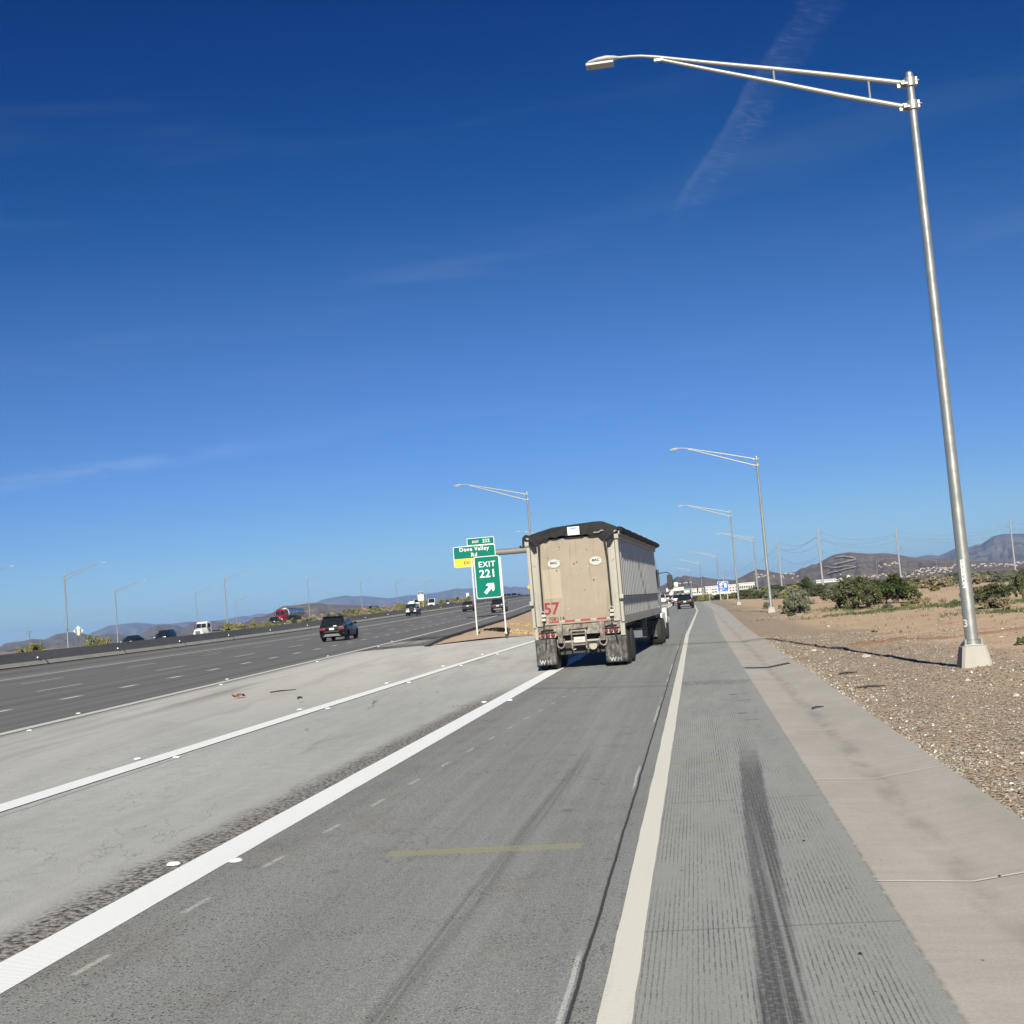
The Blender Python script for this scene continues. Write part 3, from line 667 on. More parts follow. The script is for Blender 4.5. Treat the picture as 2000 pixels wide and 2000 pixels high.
# ================================================================== median barrier
m = Mat('barrier_concrete', 0.9, 0, 0.2); x, y, z = m.pos()
a = m.noise(m.xyz(x, y * 0.06, z * 0.5), 1.0, 4); b = m.noise(m.xyz(y * 0.5, z * 3), 1.0, 4, 0.7); c = m.noise(m.xyz(y * 2.0, z * 0.15), 1.0, 4, 0.6)
m.color(m.mul((1.0, 0.97, 0.93), (a * 0.10 + b * 0.08 + c * 0.07 + 0.075))); M_BAR = m.mat
root = thing('concrete_barrier', 'long dark grey concrete median barrier with a pale foot and small reflectors', 'barrier', (ub(82) - .066 * 82, 82, zf(82)))
o0 = root.location.copy()
def bsec(y):
    b = ub(y) - .066 * y; z = zf(y) - .02; H = 1.10
    return b, z, H
ysb = geo(20, 640, 140, 1.8)
mb = MB(); P = []
for y in ysb:
    b, z, H = bsec(y); P.append([(b - o0.x + q[0], y - o0.y, z + q[1] - o0.z) for q in ((-.62, 0), (-.52, .33), (-.44, H), (-.24, H), (-.20, .38))])
mb.grid(P).build('barrier_wall', M_BAR, root)
mb = MB(); P = []
for y in ysb:
    b, z, H = bsec(y); P.append([(b - o0.x + q[0], y - o0.y, z + q[1] - o0.z) for q in ((-.20, .38), (-.02, .10), (0.0, 0.095))])
mb.grid(P).build('barrier_foot', simple('barrier_foot_concrete', (0.30, 0.285, 0.26), 0.9, 0, 0.3, 0.6), root)
mb = MB(); P = []
for y in ysb:
    b, z, H = bsec(y); P.append([(b - o0.x + q[0], y - o0.y, z + q[1] - o0.z) for q in ((-.03, .095), (-.03, -.02))])
mb.grid(P).build('dark_base_strip', BLK, root)  # black strip along the base of the barrier
RW = simple('white_reflector', (0.85, 0.84, 0.78), 0.4)
for i in range(26):
    y = 88 + 14.1 * i; b, z, H = bsec(y)
    MB().box(-.03, .05, -.04, .02, -.055, .055).build('reflector', RW, root, bevel=.008, loc=(b - .17 - o0.x, y - o0.y, z + .62 - o0.z))
    mb = MB(); q = [(-.20, .42), (-.195, .38), (-.005, .12)]
    mb.grid([[(b + p[0] + .012 - o0.x, y + 1.2 + w - o0.y, z + p[1] + .01 - o0.z) for p in q] for w in (-.07, .07)]).build('joint', BLK, root, smooth=False)

# ================================================================== lamp poles
def lamp_pole(label, loc, rz=0.0, group='highway lamp poles'):
    t = thing('lamp_pole', label, 'lamp pole', loc, rz, group)
    ped = MB(); hb, ht = .29, .225
    P = []
    for z, hw in ((-.35, hb), (.0, hb), (.38, ht), (.40, ht - .02)):
        P.append([(sx * hw - (sx * .05 if k else 0), sy * hw - (0 if k else sy * .05), z) for sx, sy, k in ((-1, -1, 1), (-1, -1, 0), (-1, 1, 0), (-1, 1, 1), (1, 1, 1), (1, 1, 0), (1, -1, 0), (1, -1, 1))])
    ped.grid(P, True); n = len(ped.v); ped.f.append(tuple(range(n - 8, n))); ped.build('pedestal', CONC, t, smooth=False)
    MB().box(-.19, .19, -.19, .19, .40, .43).build('base_plate', GALVD, t, bevel=.006)
    for sx in (-1, 1):
        for sy in (-1, 1): MB().tube((sx * .15, sy * .15, .43), (sx * .15, sy * .15, .53), .022, n=8).build('anchor_bolt', ALU, t)
    MB().lathe([(.165, .43), (.165, .50), (.135, .515), (.125, .52), (.075, 11.86), (.078, 11.87), (.078, 11.92), (.05, 11.96)], n=24).build('pole', GALV, t)
    ups = [(-.12, 0, 11.74), (-1.4, 0, 12.09), (-2.65, 0, 12.42), (-4.0, 0, 12.76), (-4.98, 0, 13.02), (-5.30, 0, 13.09), (-5.52, 0, 13.115), (-5.85, 0, 13.13)]
    arm = MB().path(ups, [.054, .051, .047, .041, .034, .030, .028, .027], 10).build('upper_arm', ARMST, t)
    MB().path([(-.12, 0, 11.24), (-1.4, 0, 11.68), (-2.65, 0, 12.14), (-4.0, 0, 12.62), (-4.92, 0, 12.955)], [.054, .051, .046, .039, .032], 10).build('lower_arm', ARMST, t)
    MB().tube((-2.65, 0, 12.15), (-2.65, 0, 12.40), .02, n=8).build('strut', ARMST, t)
    MB().tube((-.80, 0, 11.50), (-.80, 0, 11.90), .02, n=8).build('strut', ARMST, t)
    MB().box(-5.05, -4.85, -.03, .03, 12.92, 12.985).build('arm_joint', GALVD, t, bevel=.01)
    for z in (11.74, 11.26):
        c = MB(); c.lathe([(.10, z - .10), (.112, z - .09), (.112, z + .09), (.10, z + .10)], n=18); c.box(.09, .135, -.08, .08, z - .08, z + .08); c.box(-.19, -.06, -.11, .11, z - .06, z - .02); c.box(-.26, -.06, -.03, .03, z - .09, z + .06)
        cl = c.build('clamp', GALVD, t, bevel=.006)
        for s_ in (-.08, .08): MB().tube((-.20, s_, z), (.17, s_, z), .013, n=6).build('clamp_bolt', ALU, cl)
    # cobra-head luminaire
    sec = [(-5.78, .035, .03, 13.13), (-5.88, .085, .055, 13.125), (-6.02, .15, .075, 13.115), (-6.22, .165, .07, 13.095), (-6.38, .135, .055, 13.075), (-6.47, .06, .03, 13.06)]
    h = MB(); h.grid([[(x, w * math.cos(2 * math.pi * k / 14), z + hh * math.sin(2 * math.pi * k / 14) * (1.0 if k < 8 else .8)) for k in range(14)] for x, w, hh, z in sec], True)
    h.f.append(tuple(range(14))); h.f.append(tuple(reversed(range(len(h.v) - 14, len(h.v)))))
    hd = h.build('lamp_head', simple('lamp_head_paint', (0.36, 0.365, 0.365), 0.5, 0.1), t, angle=60)
    MB().box(-6.46, -5.88, -.13, .13, 12.995, 13.05).build('lens', simple('lamp_lens', (0.30, 0.29, 0.26), 0.3), hd, bevel=.012)
    return t
p1 = onz(1905, 1313); p1.z = dz_(p1.x, p1.y) - .02
L0 = lamp_pole('nearest tall steel lamp pole with a white number strip, beside the gravel', p1)
PH = 11.9
# number strip and painted mark on the nearest pole
lbl = MB(); rad = .123
def on_pole(mb, z0, z1, a0, a1, off=.004, n=8):
    mb.grid([[((rad + off) * math.cos(R(a0 + (a1 - a0) * i / n)), (rad + off) * math.sin(R(a0 + (a1 - a0) * i / n)), z) for i in range(n + 1)] for z in (z0, z1)])
nums = thing('tmp', None, None)
sp_ = []
face = R(-112)                              # direction the strip faces, turned a little left of the camera
for i, ch in enumerate('0526AC'):
    zc = 2.03 - i * .093
    p = MB(); on_pole(p, zc - .043, zc + .043, -112 - 15, -112 + 15); pl = p.build('number_plate', RW, L0, smooth=True)
    text(ch, .088, BLK, pl, (math.cos(face) * (rad + .0065), math.sin(face) * (rad + .0065), zc), (math.pi / 2, 0, face + math.pi / 2), bold=.02, ext=.0005, name='numeral')
bpy.data.objects.remove(nums)
text('3', .20, WHITE, L0, (math.cos(R(-140)) * (rad + .006), math.sin(R(-140)) * (rad + .006), .83), (math.pi / 2, 0, R(-140) + math.pi / 2), bold=.03, ext=.0005, name='painted_numeral')
def pole_at(px, py, dist, label, rz=0.0, group='highway lamp poles', sc=1.0):
    """top of the pole seen at a pixel, at a measured distance"""
    p = atd(px, py, dist); return dup(LP, (p.x, p.y, p.z - 11.92 * sc), rz, label, group, scale=sc)
LP = lamp_pole('second steel lamp pole along the right side, left of the round grey bush', (5.53, 94.9, dz_(5.53, 94.9)))
dup(LP, (5.25, 157, dz_(5.25, 157) - .05), 0, 'third lamp pole on the right, standing just right of the blue service sign')
pole_at(1470.5, 1049, 226, 'lamp pole set back right of the third one, below the small pointed hill')
pole_at(1399, 1083.5, 308, 'lamp pole standing right behind the blue service sign')
pole_at(1366.5, 1098, 365, 'slim lamp pole beside the red traffic light at the ramp end')
pole_at(1347.5, 1112, 445, 'thin distant lamp pole above the dark vehicle at the ramp end')
pole_at(1028.8, 961, 108, 'lamp pole rising behind the trailer with its arm over the freeway')
pole_at(1090, 1046, 188, 'lamp pole mostly hidden by the trailer, only its lamp head showing left of it')
for px, py, d, lb in ((-60, 1131, 176, 'lamp pole outside the left edge, only its arm tip showing'), (125.6, 1122, 188, 'tallest lamp pole on the left, beside the back of a diamond sign'),
                      (224.5, 1151, 250, 'lamp pole left of the dark sedan beyond the barrier'), (381.5, 1156.5, 358, 'lamp pole directly above the white flatbed truck'),
                      (438, 1128, 276, 'lamp pole right of the white flatbed truck, its arm high'), (460, 1173, 530, 'short far lamp pole between the flatbed and the blue pickup'),
                      (600, 1131.5, 362, 'lamp pole right of the silver tanker trailer'), (703.6, 1134, 447, 'lamp pole above the median brush right of the black vehicle'),
                      (773, 1135, 535, 'lamp pole left of the white service sign'), (831, 1136.5, 622, 'lamp pole just right of the white service sign'),
                      (573, 1179, 640, 'faint lamp pole behind the tanker trailer'), (862, 1154, 760, 'far lamp pole between the white van and the water tank'), (889, 1148, 840, 'farthest lamp pole, left of the water tank')):
    pole_at(px, py, d, lb, math.pi)
pole_at(1828, 1093, 470, 'small street lamp in front of the hillside houses', R(20), 'street lamps in the desert town', .7)
pole_at(1711, 1096, 480, 'small street lamp below the terraced hill', R(160), 'street lamps in the desert town', .7)
pole_at(31, 1252, 800, 'tiny lamp pole at the far left above the barrier', math.pi, 'street lamps in the desert town', .8)

# ================================================================== power line
M_PPOLE = simple('weathered_steel_pole', (0.25, 0.25, 0.255), 0.7, 0.1, 0.15, 0.5); M_CABLE = simple('cable_metal', (0.10, 0.105, 0.115), 0.6)
PP = [(2235, 985, 420), (1971.5, 1011.5, 430), (1749, 1029, 430), (1596, 1031, 395), (1518, 1052, 475), (1472.7, 1087, 690), (1411, 1112, 860)]
LB = ['power pole outside the right edge', 'power pole right of the nearest lamp pole', 'power pole between the terraced hill and the nearest lamp pole', 'tall pale power pole in front of the terraced hill', 'power pole right of the second lamp pole', 'slim power pole on the small pointed hill', 'farthest power pole, above the blue service sign']
ends = [[], [], [], []]; proto = None
for i, (px, py, d) in enumerate(PP):
    p = atd(px, py, d); base = (p.x, p.y, p.z - 19.5)
    if i == 0: pass                                     # stands outside the picture; only its cables come in
    elif proto is None:
        t = thing('power_pole', LB[i], 'power pole', base, R(-25), 'power poles crossing the desert')
        MB().lathe([(.34, 0), (.30, 6), (.26, 12), (.20, 19.5)], n=12).build('pole', M_PPOLE, t)
        for k, z in enumerate((18.2, 17.0, 15.8, 12.4)):
            s_ = -1 if k == 1 else 1
            MB().tube((0, 0, z - .25), (s_ * 1.25, 0, z), .08, .05, n=6).build('crossarm', M_PPOLE, t); MB().tube((s_ * 1.25, 0, z), (s_ * 1.25, 0, z - .45), .07, .05, n=6).build('insulator', simple('insulator_grey', (0.2, 0.2, 0.21), .4), t)
        proto = t
    else: dup(proto, base, R(-25), LB[i])
    for k, z in enumerate((18.2, 17.0, 15.8, 12.4)):
        s_ = -1 if k == 1 else 1; ends[k].append(Vector((base[0] + s_ * 1.25 * math.cos(R(-25)), base[1] + s_ * 1.25 * math.sin(R(-25)), base[2] + z - .45)))
for k in range(4):
    pts = []
    for a, b in zip(ends[k], ends[k][1:]):
        for j in range(12):
            t = j / 12; q = a.lerp(b, t); q.z -= 4 * t * (1 - t) * (2.4 if k < 3 else 3.0); pts.append(q)
    pts.append(ends[k][-1])
    tag(MB().path(pts, .030, 4).build('power_cable', M_CABLE), ['topmost power cable slung between the desert poles', 'second power cable from the top, on the left arms', 'third power cable from the top of the desert line', 'lowest power cable, hung well below the other three'][k], 'power cable', 'power cables')
p = atd(57.5, 1232, 600); t = thing('wooden_power_pole', 'small wooden power pole beyond the left barrier', 'power pole', (p.x, p.y, p.z - 12))
WOOD = simple('old_wood', (0.12, 0.09, 0.07), 0.9)
MB().tube((0, 0, 0), (0, 0, 12), .16, .12, 8).build('pole', WOOD, t)
for z in (11.4, 10.4): MB().box(-1.3, 1.3, -.07, .07, z, z + .14).build('crossarm', WOOD, t)

# ================================================================== road signs
def panel(parent, w, h, zc, face, border=.045, th=.03, r=.10, xcn=0.0, y=0.0, back=WHITE):
    pb = MB().prism(rrect(w, h, r, cx=xcn, cz=zc), y - th, y).build('panel', back, parent, smooth=False)
    MB().prism(rrect(w - 2 * border, h - 2 * border, max(.02, r - border * .6), cx=xcn, cz=zc), y - th - .006, y - th + .002).build('sign_face', face, pb, smooth=False)
    return pb
# EXIT 221
b = onz(962, 1246, .33); gzb = gd(b.x, b.y)
t = thing('exit_sign', 'green EXIT 221 sign with a white arrow on two white posts in the gore', 'road sign', (b.x, b.y, gzb), R(3))
zt = aty(950, 1086, b.y).z - gzb; zb = aty(956, 1168, b.y).z - gzb; k = b.y / 2400 / math.cos(YAW) * 1.0
w = 49.5 * (b - Vector(_C)).length / 2400; hgt = zt - zb; zc = (zt + zb) / 2
xo = (aty(953, 1127, b.y).x - b.x)
pb = panel(t, w, hgt, zc, GREEN, .04, .03, .11, xo, -.05)
yf = -.05 - .03 - .008
text('EXIT', hgt * .185, WHITE, pb, (xo, yf, zc + hgt * .30), bold=.012, space=1.10)
text('221', hgt * .26, WHITE, pb, (xo + .01, yf, zc + hgt * .075), bold=.018, space=1.05)
a = hgt * .15; ar = [(-1.05, -.25), (.18, -.25), (-.02, -.74), (.38, -.74), (1.12, 0), (.38, .74), (-.02, .74), (.18, .25), (-1.05, .25)]
c45 = math.cos(R(46)); s45 = math.sin(R(46))
MB().prism([(xo + .05 + (p * c45 - q * s45) * a, zc - hgt * .27 + (p * s45 + q * c45) * a) for p, q in ar], yf - .002, yf + .002).build('arrow', WHITE, pb, smooth=False)
for px in (944, 980):
    q = onz(px, 1246, .33).x - b.x
    MB().box(q - .045, q + .045, -.02, .05, -.3, zt - .1).build('post', simple('painted_post', (0.40, 0.40, 0.39), 0.5), t, bevel=.006)
    MB().box(q - .075, q + .075, -.05, .08, -.25, .10).build('post_foot', DARK, t, bevel=.01)
# overhead cantilever sign
OY = 139.0
c = aty(929.5, 1086.5, OY); sc = (c - Vector(_C)).length / 2400; w = 82 * sc; hgt = 40.5 * sc; py_, pz_ = c.y, c.z
postx = aty(1082, 1086, OY).x; gzb = zf(OY) * .6
t = thing('overhead_sign', 'overhead green Dove Valley Rd sign with a yellow EXIT ONLY strip on a steel cantilever', 'overhead sign', (postx, OY, gzb), R(4))
cx_ = c.x - postx; cz_ = c.z - gzb
pb = panel(t, w, hgt, cz_, GREEN, .07, .06, .22, cx_, -.55)
yf = -.55 - .068
hy = hgt * .40
MB().prism([(p, q) for p, q in rrect(w - .06, hy, .16, cx=cx_, cz=cz_ - hgt / 2 + hy / 2 + .03)], -.622, -.60).build('exit_only_strip', YELLOW, pb, smooth=False)
text('Dove Valley', hgt * .26, WHITE, pb, (cx_ + .0, yf - .002, cz_ + hgt * .335), bold=.02, space=1.12)
text('Rd', hgt * .26, WHITE, pb, (cx_ - .05, yf - .002, cz_ + hgt * .06), bold=.02, space=1.1)
text('EXIT   ONLY', hgt * .19, simple('sign_brown_black', (0.03, 0.01, 0.004), .6), pb, (cx_ + .25, -.63, cz_ - hgt * .30), bold=.03, space=1.25)
w2 = 53 * sc; h2 = 14.5 * sc
pt_ = panel(t, w2, h2, cz_ + hgt / 2 + h2 / 2, GREEN, .06, .06, .12, cx_ + w / 2 - w2 / 2 - .05, -.55)
text('EXIT', h2 * .42, WHITE, pt_, (cx_ + w / 2 - w2 * .70, yf - .002, cz_ + hgt / 2 + h2 * .46), bold=.02, space=1.05)
text('222', h2 * .62, WHITE, pt_, (cx_ + w / 2 - w2 * .31, yf - .002, cz_ + hgt / 2 + h2 * .5), bold=.02, space=1.08)
zarm = aty(990, 1077.5, OY).z - gzb
MB().tube((cx_ - w * .4, 0, zarm), (0, 0, zarm), .32, .38, 18).build('cantilever_arm', simple('weathered_tube_steel', (0.15, 0.145, 0.13), .6, .1, .2, 1.0), t)
MB().lathe([(.62, 0), (.62, .06), (.48, .08), (.42, zarm + .7), (.38, zarm + .75)], n=20).build('post', ARMST, t)
for q in (-.3, .25): MB().box(cx_ + q * w - .06, cx_ + q * w + .06, -.55, -.28, cz_ - hgt / 2, cz_ + hgt / 2).build('hanger', GALVD, t)
# yellow diamond behind the trailer
def diamond(name, label, px, py, y, r, face, basez, rz=0.0, posts=1):
    c = aty(px, py, y); t = thing(name, label, 'road sign', (c.x, c.y, basez), rz); zc = c.z - basez
    d = [(0, zc - r), (r, zc), (0, zc + r), (-r, zc)]
    pb = MB().prism(d, -.02, .02).build('panel', face, t, smooth=False)
    if posts == 1: MB().box(-.05, .05, .02, .10, -.3, zc + r * .6).build('post', GALVD, t)
    else:
        for q in (-r * .42, r * .42): MB().box(q - .06, q + .06, -.14, -.02, -.3, zc + r * .45).build('post', simple('green_sign_post', (0.06, 0.075, 0.06), .6), t)
    return t, pb, zc
t, pb, zc = diamond('warning_sign', 'yellow diamond warning sign half hidden by the left edge of the trailer', 1040, 1146, 160, .76, YELLOW, zf(160) * .8)
MB().prism([(0, zc - .68), (.68, zc), (0, zc + .68), (-.68, zc)], -.026, -.019).build('sign_border', BLK, pb, smooth=False); MB().prism([(0, zc - .63), (.63, zc), (0, zc + .63), (-.63, zc)], -.032, -.024).build('sign_face', YELLOW, pb, smooth=False)
c = atd(153, 1232, 204); diamond('diamond_sign', 'bare back of a diamond sign on two posts beyond the left barrier', 153, 1232, c.y, .82, ALU, zf(c.y) - .8, R(12), 2)
# white service sign on the median
c = atd(821.5, 1164.5, 262); gzb = zf(c.y) - .4; s_ = 262 / 2400
t = thing('service_sign', 'white board with a dark heading beside the freeway, right of the white off roader', 'road sign', (c.x, c.y, gzb), R(8))
pb = panel(t, 11.5 * s_, 17 * s_, c.z - gzb, WHITE, .03, .04, .06)
MB().box(-5.5 * s_, 5.5 * s_, -.056, -.044, c.z - gzb + 3.4 * s_, c.z - gzb + 8.2 * s_).build('heading', simple('sign_dark_teal', (0.03, 0.05, 0.07), .5), pb, smooth=False)
for zz, ww in ((5.8, 4.0), (1.8, 7.5), (-1.6, 5.5), (-5.0, 7.0)):
    MB().box(-ww / 2 * s_, ww / 2 * s_, -.062, -.05, c.z - gzb + (zz - .45) * s_, c.z - gzb + (zz + .45) * s_).build('text_line', WHITE if zz > 5 else simple('faint_lettering', (0.42, 0.44, 0.45), .6), pb, smooth=False)
for q in (-3.5, 3.5): MB().box(q * s_ - .05, q * s_ + .05, 0, .08, -.5, c.z - gzb).build('post', GALVD, t)
# blue services sign
c = aty(1412, 1145.5, 243); gzb = ZD(243); s_ = 244 / 2400
t = thing('services_sign', 'square blue services sign with white logo squares at the ramp end', 'road sign', (c.x, c.y, gzb), R(2)); zc = c.z - gzb
pb = panel(t, 20.5 * s_, 19.5 * s_, zc, BLUE, .07, .05, .13, back=simple('sign_pale_blue', (0.45, 0.55, 0.85), .5))
def blk(x0, x1, z0, z1, mt, nm='logo_square'): MB().box(x0 * s_, x1 * s_, -.07, -.052, zc + z0 * s_, zc + z1 * s_).build(nm, mt, pb, smooth=False)
PINK = simple('sign_pink', (0.75, 0.30, 0.38), .5); PALE = simple('sign_paper_white', (0.78, 0.80, 0.86), .5)
blk(-2.8, 2.8, 7.0, 8.2, WHITE, 'text_line'); blk(-6.2, -1.2, 1.8, 6.0, PALE); blk(-6.0, -1.0, -3.2, 1.2, PINK); blk(-4.8, -2.2, -2.0, -.2, WHITE, 'logo_mark')
blk(2.2, 6.6, 2.4, 6.2, PALE); blk(2.2, 7.2, -2.4, 1.6, PALE); blk(5.2, 6.8, -.4, 1.0, PINK, 'logo_mark'); blk(-.8, 2.0, -5.4, -4.2, WHITE, 'text_line'); blk(-6.4, -1.8, -8.4, -5.4, simple('sign_washed_blue', (0.30, 0.42, 0.80), .5))
for q in (-6.2, 7.0): MB().box(q * s_ - .06, q * s_ + .06, 0, .1, -.3, zc).build('post', ALU, t)

# ================================================================== semi truck with a tarped dump trailer
m = Mat('dirty_tailgate_aluminium', 0.75, 0.0, 0.3); x, y, z = m.pos(True)
a = m.noise(m.vec, 1.1, 5, 0.6); b = m.noise(m.vec, 7, 4, 0.7); c = m.noise(m.xyz(x * 7, y, z * 0.6), 1.0, 4, 0.6)
col = m.mix(a, (0.195, 0.160, 0.122), (0.30, 0.255, 0.205)); col = m.mix(b.sm(0.62, 0.75) * 0.35, col, (0.38, 0.34, 0.29)); col = m.mix(c.sm(0.52, 0.74) * 0.6, col, (0.135, 0.10, 0.075)); col = m.mix(z.sm(2.1, 1.5) * 0.25 * b, col, (0.17, 0.13, 0.10))
sp1 = m.voro(m.xyz(x * 1.0, y * 0.0, z * 1.0), 2.6).sm(0.07, 0.03); col = m.mix(sp1 * 0.7, col, (0.10, 0.075, 0.06)); sp2 = m.voro(m.xyz(x + 3.3, y * 0.0, z + 1.7), 3.1).sm(0.05, 0.02); col = m.mix(sp2 * 0.8, col, (0.75, 0.73, 0.7))
rectp = x.sm(-.985, -.98) * x.sm(-.435, -.44) * z.sm(2.16, 2.165) * z.sm(3.04, 3.03); col = m.mix(rectp * 0.35, col, (0.40, 0.335, 0.25))
m.color(col); m.bump(a * 1.0 + b * 0.2, 0.012); M_GATE = m.mat
m = Mat('dirty_frame_aluminium', 0.6, 0.15, 0.3); x, y, z = m.pos(True)
a = m.noise(m.vec, 2.2, 5, 0.65); c = m.noise(m.xyz(x * 5, y * 5, z * 0.8), 1.0, 4, 0.65)
col = m.mix(a, (0.235, 0.215, 0.18), (0.335, 0.32, 0.285)); col = m.mix(c.sm(0.55, 0.75) * 0.5, col, (0.16, 0.13, 0.105)); m.color(col); M_POST = m.mat
m = Mat('grimy_under_frame', 0.8, 0.1, 0.3); x, y, z = m.pos(True); a = m.noise(m.vec, 5, 5, 0.7); m.color(m.mix(a.sm(0.35, 0.7), (0.09, 0.075, 0.065), (0.30, 0.265, 0.23))); M_GRIME = m.mat
m = Mat('ribbed_aluminium_side', 0.38, 0.45, 0.5); x, y, z = m.pos(True); a = m.noise(m.xyz(x, y * 5, z * 0.5), 1.0, 4, 0.7); b = m.noise(m.vec, 3, 5, 0.7)
col = m.mix(a, (0.20, 0.20, 0.20), (0.36, 0.355, 0.345)); col = m.mix(b.sm(0.60, 0.75) * 0.6, col, (0.16, 0.14, 0.125)); m.color(col); m.rough(b * 0.25 + 0.28); M_SIDE = m.mat
m = Mat('tarp_vinyl', 0.7, 0, 0.15); x, y, z = m.pos(True); a = m.noise(m.vec, 3, 4); m.color(m.mix(a, (0.009, 0.009, 0.010), (0.020, 0.020, 0.021))); M_TARP = m.mat
m = Mat('mud_flap_rubber', 0.8, 0, 0.3); x, y, z = m.pos(True); a = m.noise(m.vec, 6, 5, 0.7); c = m.noise(m.xyz(x * 14, y, z * 2), 1, 4)
m.color(m.mix((a * 0.7 + c * 0.5 - 0.2).sm(0.3, 0.7), (0.035, 0.035, 0.037), (0.20, 0.185, 0.165))); M_FLAP = m.mat
M_RED = simple('tail_light_red', (0.15, 0.008, 0.012), 0.3, spec=0.6); M_REDP = simple('red_vinyl', (0.20, 0.012, 0.020), 0.6, var=0.2, scale=20)
M_RTAPE = simple('reflective_red_tape', (0.27, 0.025, 0.028), 0.5, var=0.25, scale=20); M_WTAPE = simple('reflective_white_tape', (0.30, 0.275, 0.24), 0.5, var=0.15, scale=20)
TYRE = simple('tyre_rubber', (0.022, 0.021, 0.021), 0.85, var=0.35, scale=6); M_RIMW = simple('alloy_rim', (0.55, 0.54, 0.52), 0.4, 0.7, 0.2); M_DUSTTYRE = simple('dusty_tyre_side', (0.022, 0.020, 0.018), 0.9, var=0.35, scale=9)
M_HUBW = simple('white_hub_ring', (0.40, 0.365, 0.32), 0.6, var=0.25, scale=9)

def wheel(parent, x, y, r, w, side, rim=M_RIMW, tyre=None, name='wheel'):
    """side +1: the hub faces +X"""
    t = bpy.data.objects.new(name, None); COL.objects.link(t); t.parent = parent; t.location = (x, y, r)
    prof = [(r * .60, -w / 2), (r * .90, -w / 2), (r * .985, -w * .36), (r, -w * .25), (r, w * .25), (r * .985, w * .36), (r * .90, w / 2), (r * .60, w / 2)]
    MB().lathe(prof, n=28, axis='x').build('tyre', tyre or TYRE, t)
    q = [(r * .64, 0), (r * .62, w * .40), (r * .52, w * .44), (r * .46, w * .22), (r * .20, w * .20), (r * .18, w * .42), (r * .05, w * .46)]
    MB().lathe([(a, side * b) for a, b in q], n=24, axis='x').build('rim', rim, t)
    return t

TR = thing('semi_truck', 'long silver dump trailer with dirty tan tailgate and black tarp behind a white tractor', 'semi truck', (-3.54, 37.0, 0), R(-2.7))
HW = 1.40; LEN = 14.6; ZB = 1.38; ZT = 4.02
# tailgate
g = MB().box(-1.06, 1.06, .04, .12, 1.42, 3.96).build('tailgate', M_GATE, TR, bevel=.008)
MB().box(-1.04, 1.04, -.02, .05, 1.36, 1.60).build('tailgate_sill', M_GATE, g, bevel=.012)
text('57', .50, M_REDP, g, (-.80, .036, 1.84), bold=.022, ext=.002, name='number', space=.95)
text('708114', .155, BLK, g, (-.66, -.024, 1.535), bold=.018, ext=.002, name='number', space=1.08)
for cx, cz in ((-.61, 3.21), (.665, 3.19)):
    hx = [(-.19, 0), (-.17, .07), (-.06, .125), (.06, .125), (.17, .07), (.19, 0), (.17, -.07), (.06, -.125), (-.06, -.125), (-.17, -.07)]
    bd = MB().prism([(cx + p * 1.07, cz + q * 1.10) for p, q in hx], .026, .042).build('maker_badge', simple('badge_green_grey', (0.20, 0.23, 0.19), .6), g, smooth=False)
    MB().prism([(cx + p * .97, cz + q * .97) for p, q in hx], .020, .030).build('badge_face', simple('badge_white', (0.38, 0.37, 0.345), .6, var=.1, scale=15), bd, smooth=False)
    text('MAC', .105, BLK, bd, (cx, .017, cz + .015), bold=.035, ext=.001, space=1.0, name='badge_lettering')
    MB().box(cx - .09, cx + .09, .015, .022, cz - .062, cz - .048).build('badge_line', simple('faint_grey', (0.4, 0.4, 0.38)), bd, smooth=False)
for i, px in enumerate((-.89, -.41, .07, .55)):
    MB().box(px, px + .30, -.026, -.016, 1.42, 1.475).build('reflective_tape', M_RTAPE, g, smooth=False)
    MB().box(px + .303, px + .477, -.025, -.016, 1.42, 1.475).build('reflective_tape', M_WTAPE, g, smooth=False)
rg_ = random.Random(3)
for k in range(15):   # dents and chips punched in the plate
    px, pz = rg_.uniform(-.8, .9), rg_.uniform(1.75, 3.7); s_ = rg_.uniform(.010, .026)
    MB().lathe([(s_, -.006), (s_ * .5, -.012)], (px, .042, pz), 7, 'y').build('dent', DARK if k % 4 else M_WTAPE, g)
# corner posts, hinges
for s_ in (-1, 1):
    c0 = MB().box(min(s_ * 1.06, s_ * 1.285), max(s_ * 1.06, s_ * 1.285), -.06, .16, 1.34, 4.0).build('corner_post', M_POST, TR, bevel=.015)
    MB().box(min(s_ * 1.295, s_ * HW), max(s_ * 1.295, s_ * HW), -.10, .20, 1.30, 4.05).build('post_flange', M_POST, c0, bevel=.02)
    MB().box(min(s_ * 1.09, s_ * 1.15), max(s_ * 1.09, s_ * 1.15), -.085, -.06, 1.45, 3.75).build('post_rib', M_POST, c0, bevel=.008)
    for hz in (2.06, 3.86): MB().box(min(s_ * 1.30, s_ * 1.43), max(s_ * 1.30, s_ * 1.43), -.17, -.09, hz - .07, hz + .07).build('hinge', M_POST if hz > 3 else GALVD, c0, bevel=.012)
    MB().box(min(s_ * 1.31, s_ * 1.42), max(s_ * 1.31, s_ * 1.42), -.155, -.095, 1.93, 1.985).build('latch', BLK, c0, bevel=.01)
    for zz in (3.2, 3.75):   # stamped chevrons
        MB().path([(s_ * 1.10, -.065, zz), (s_ * 1.17, -.068, zz - .05), (s_ * 1.24, -.065, zz)], .010, 5).build('weld_mark', GALVD, c0)
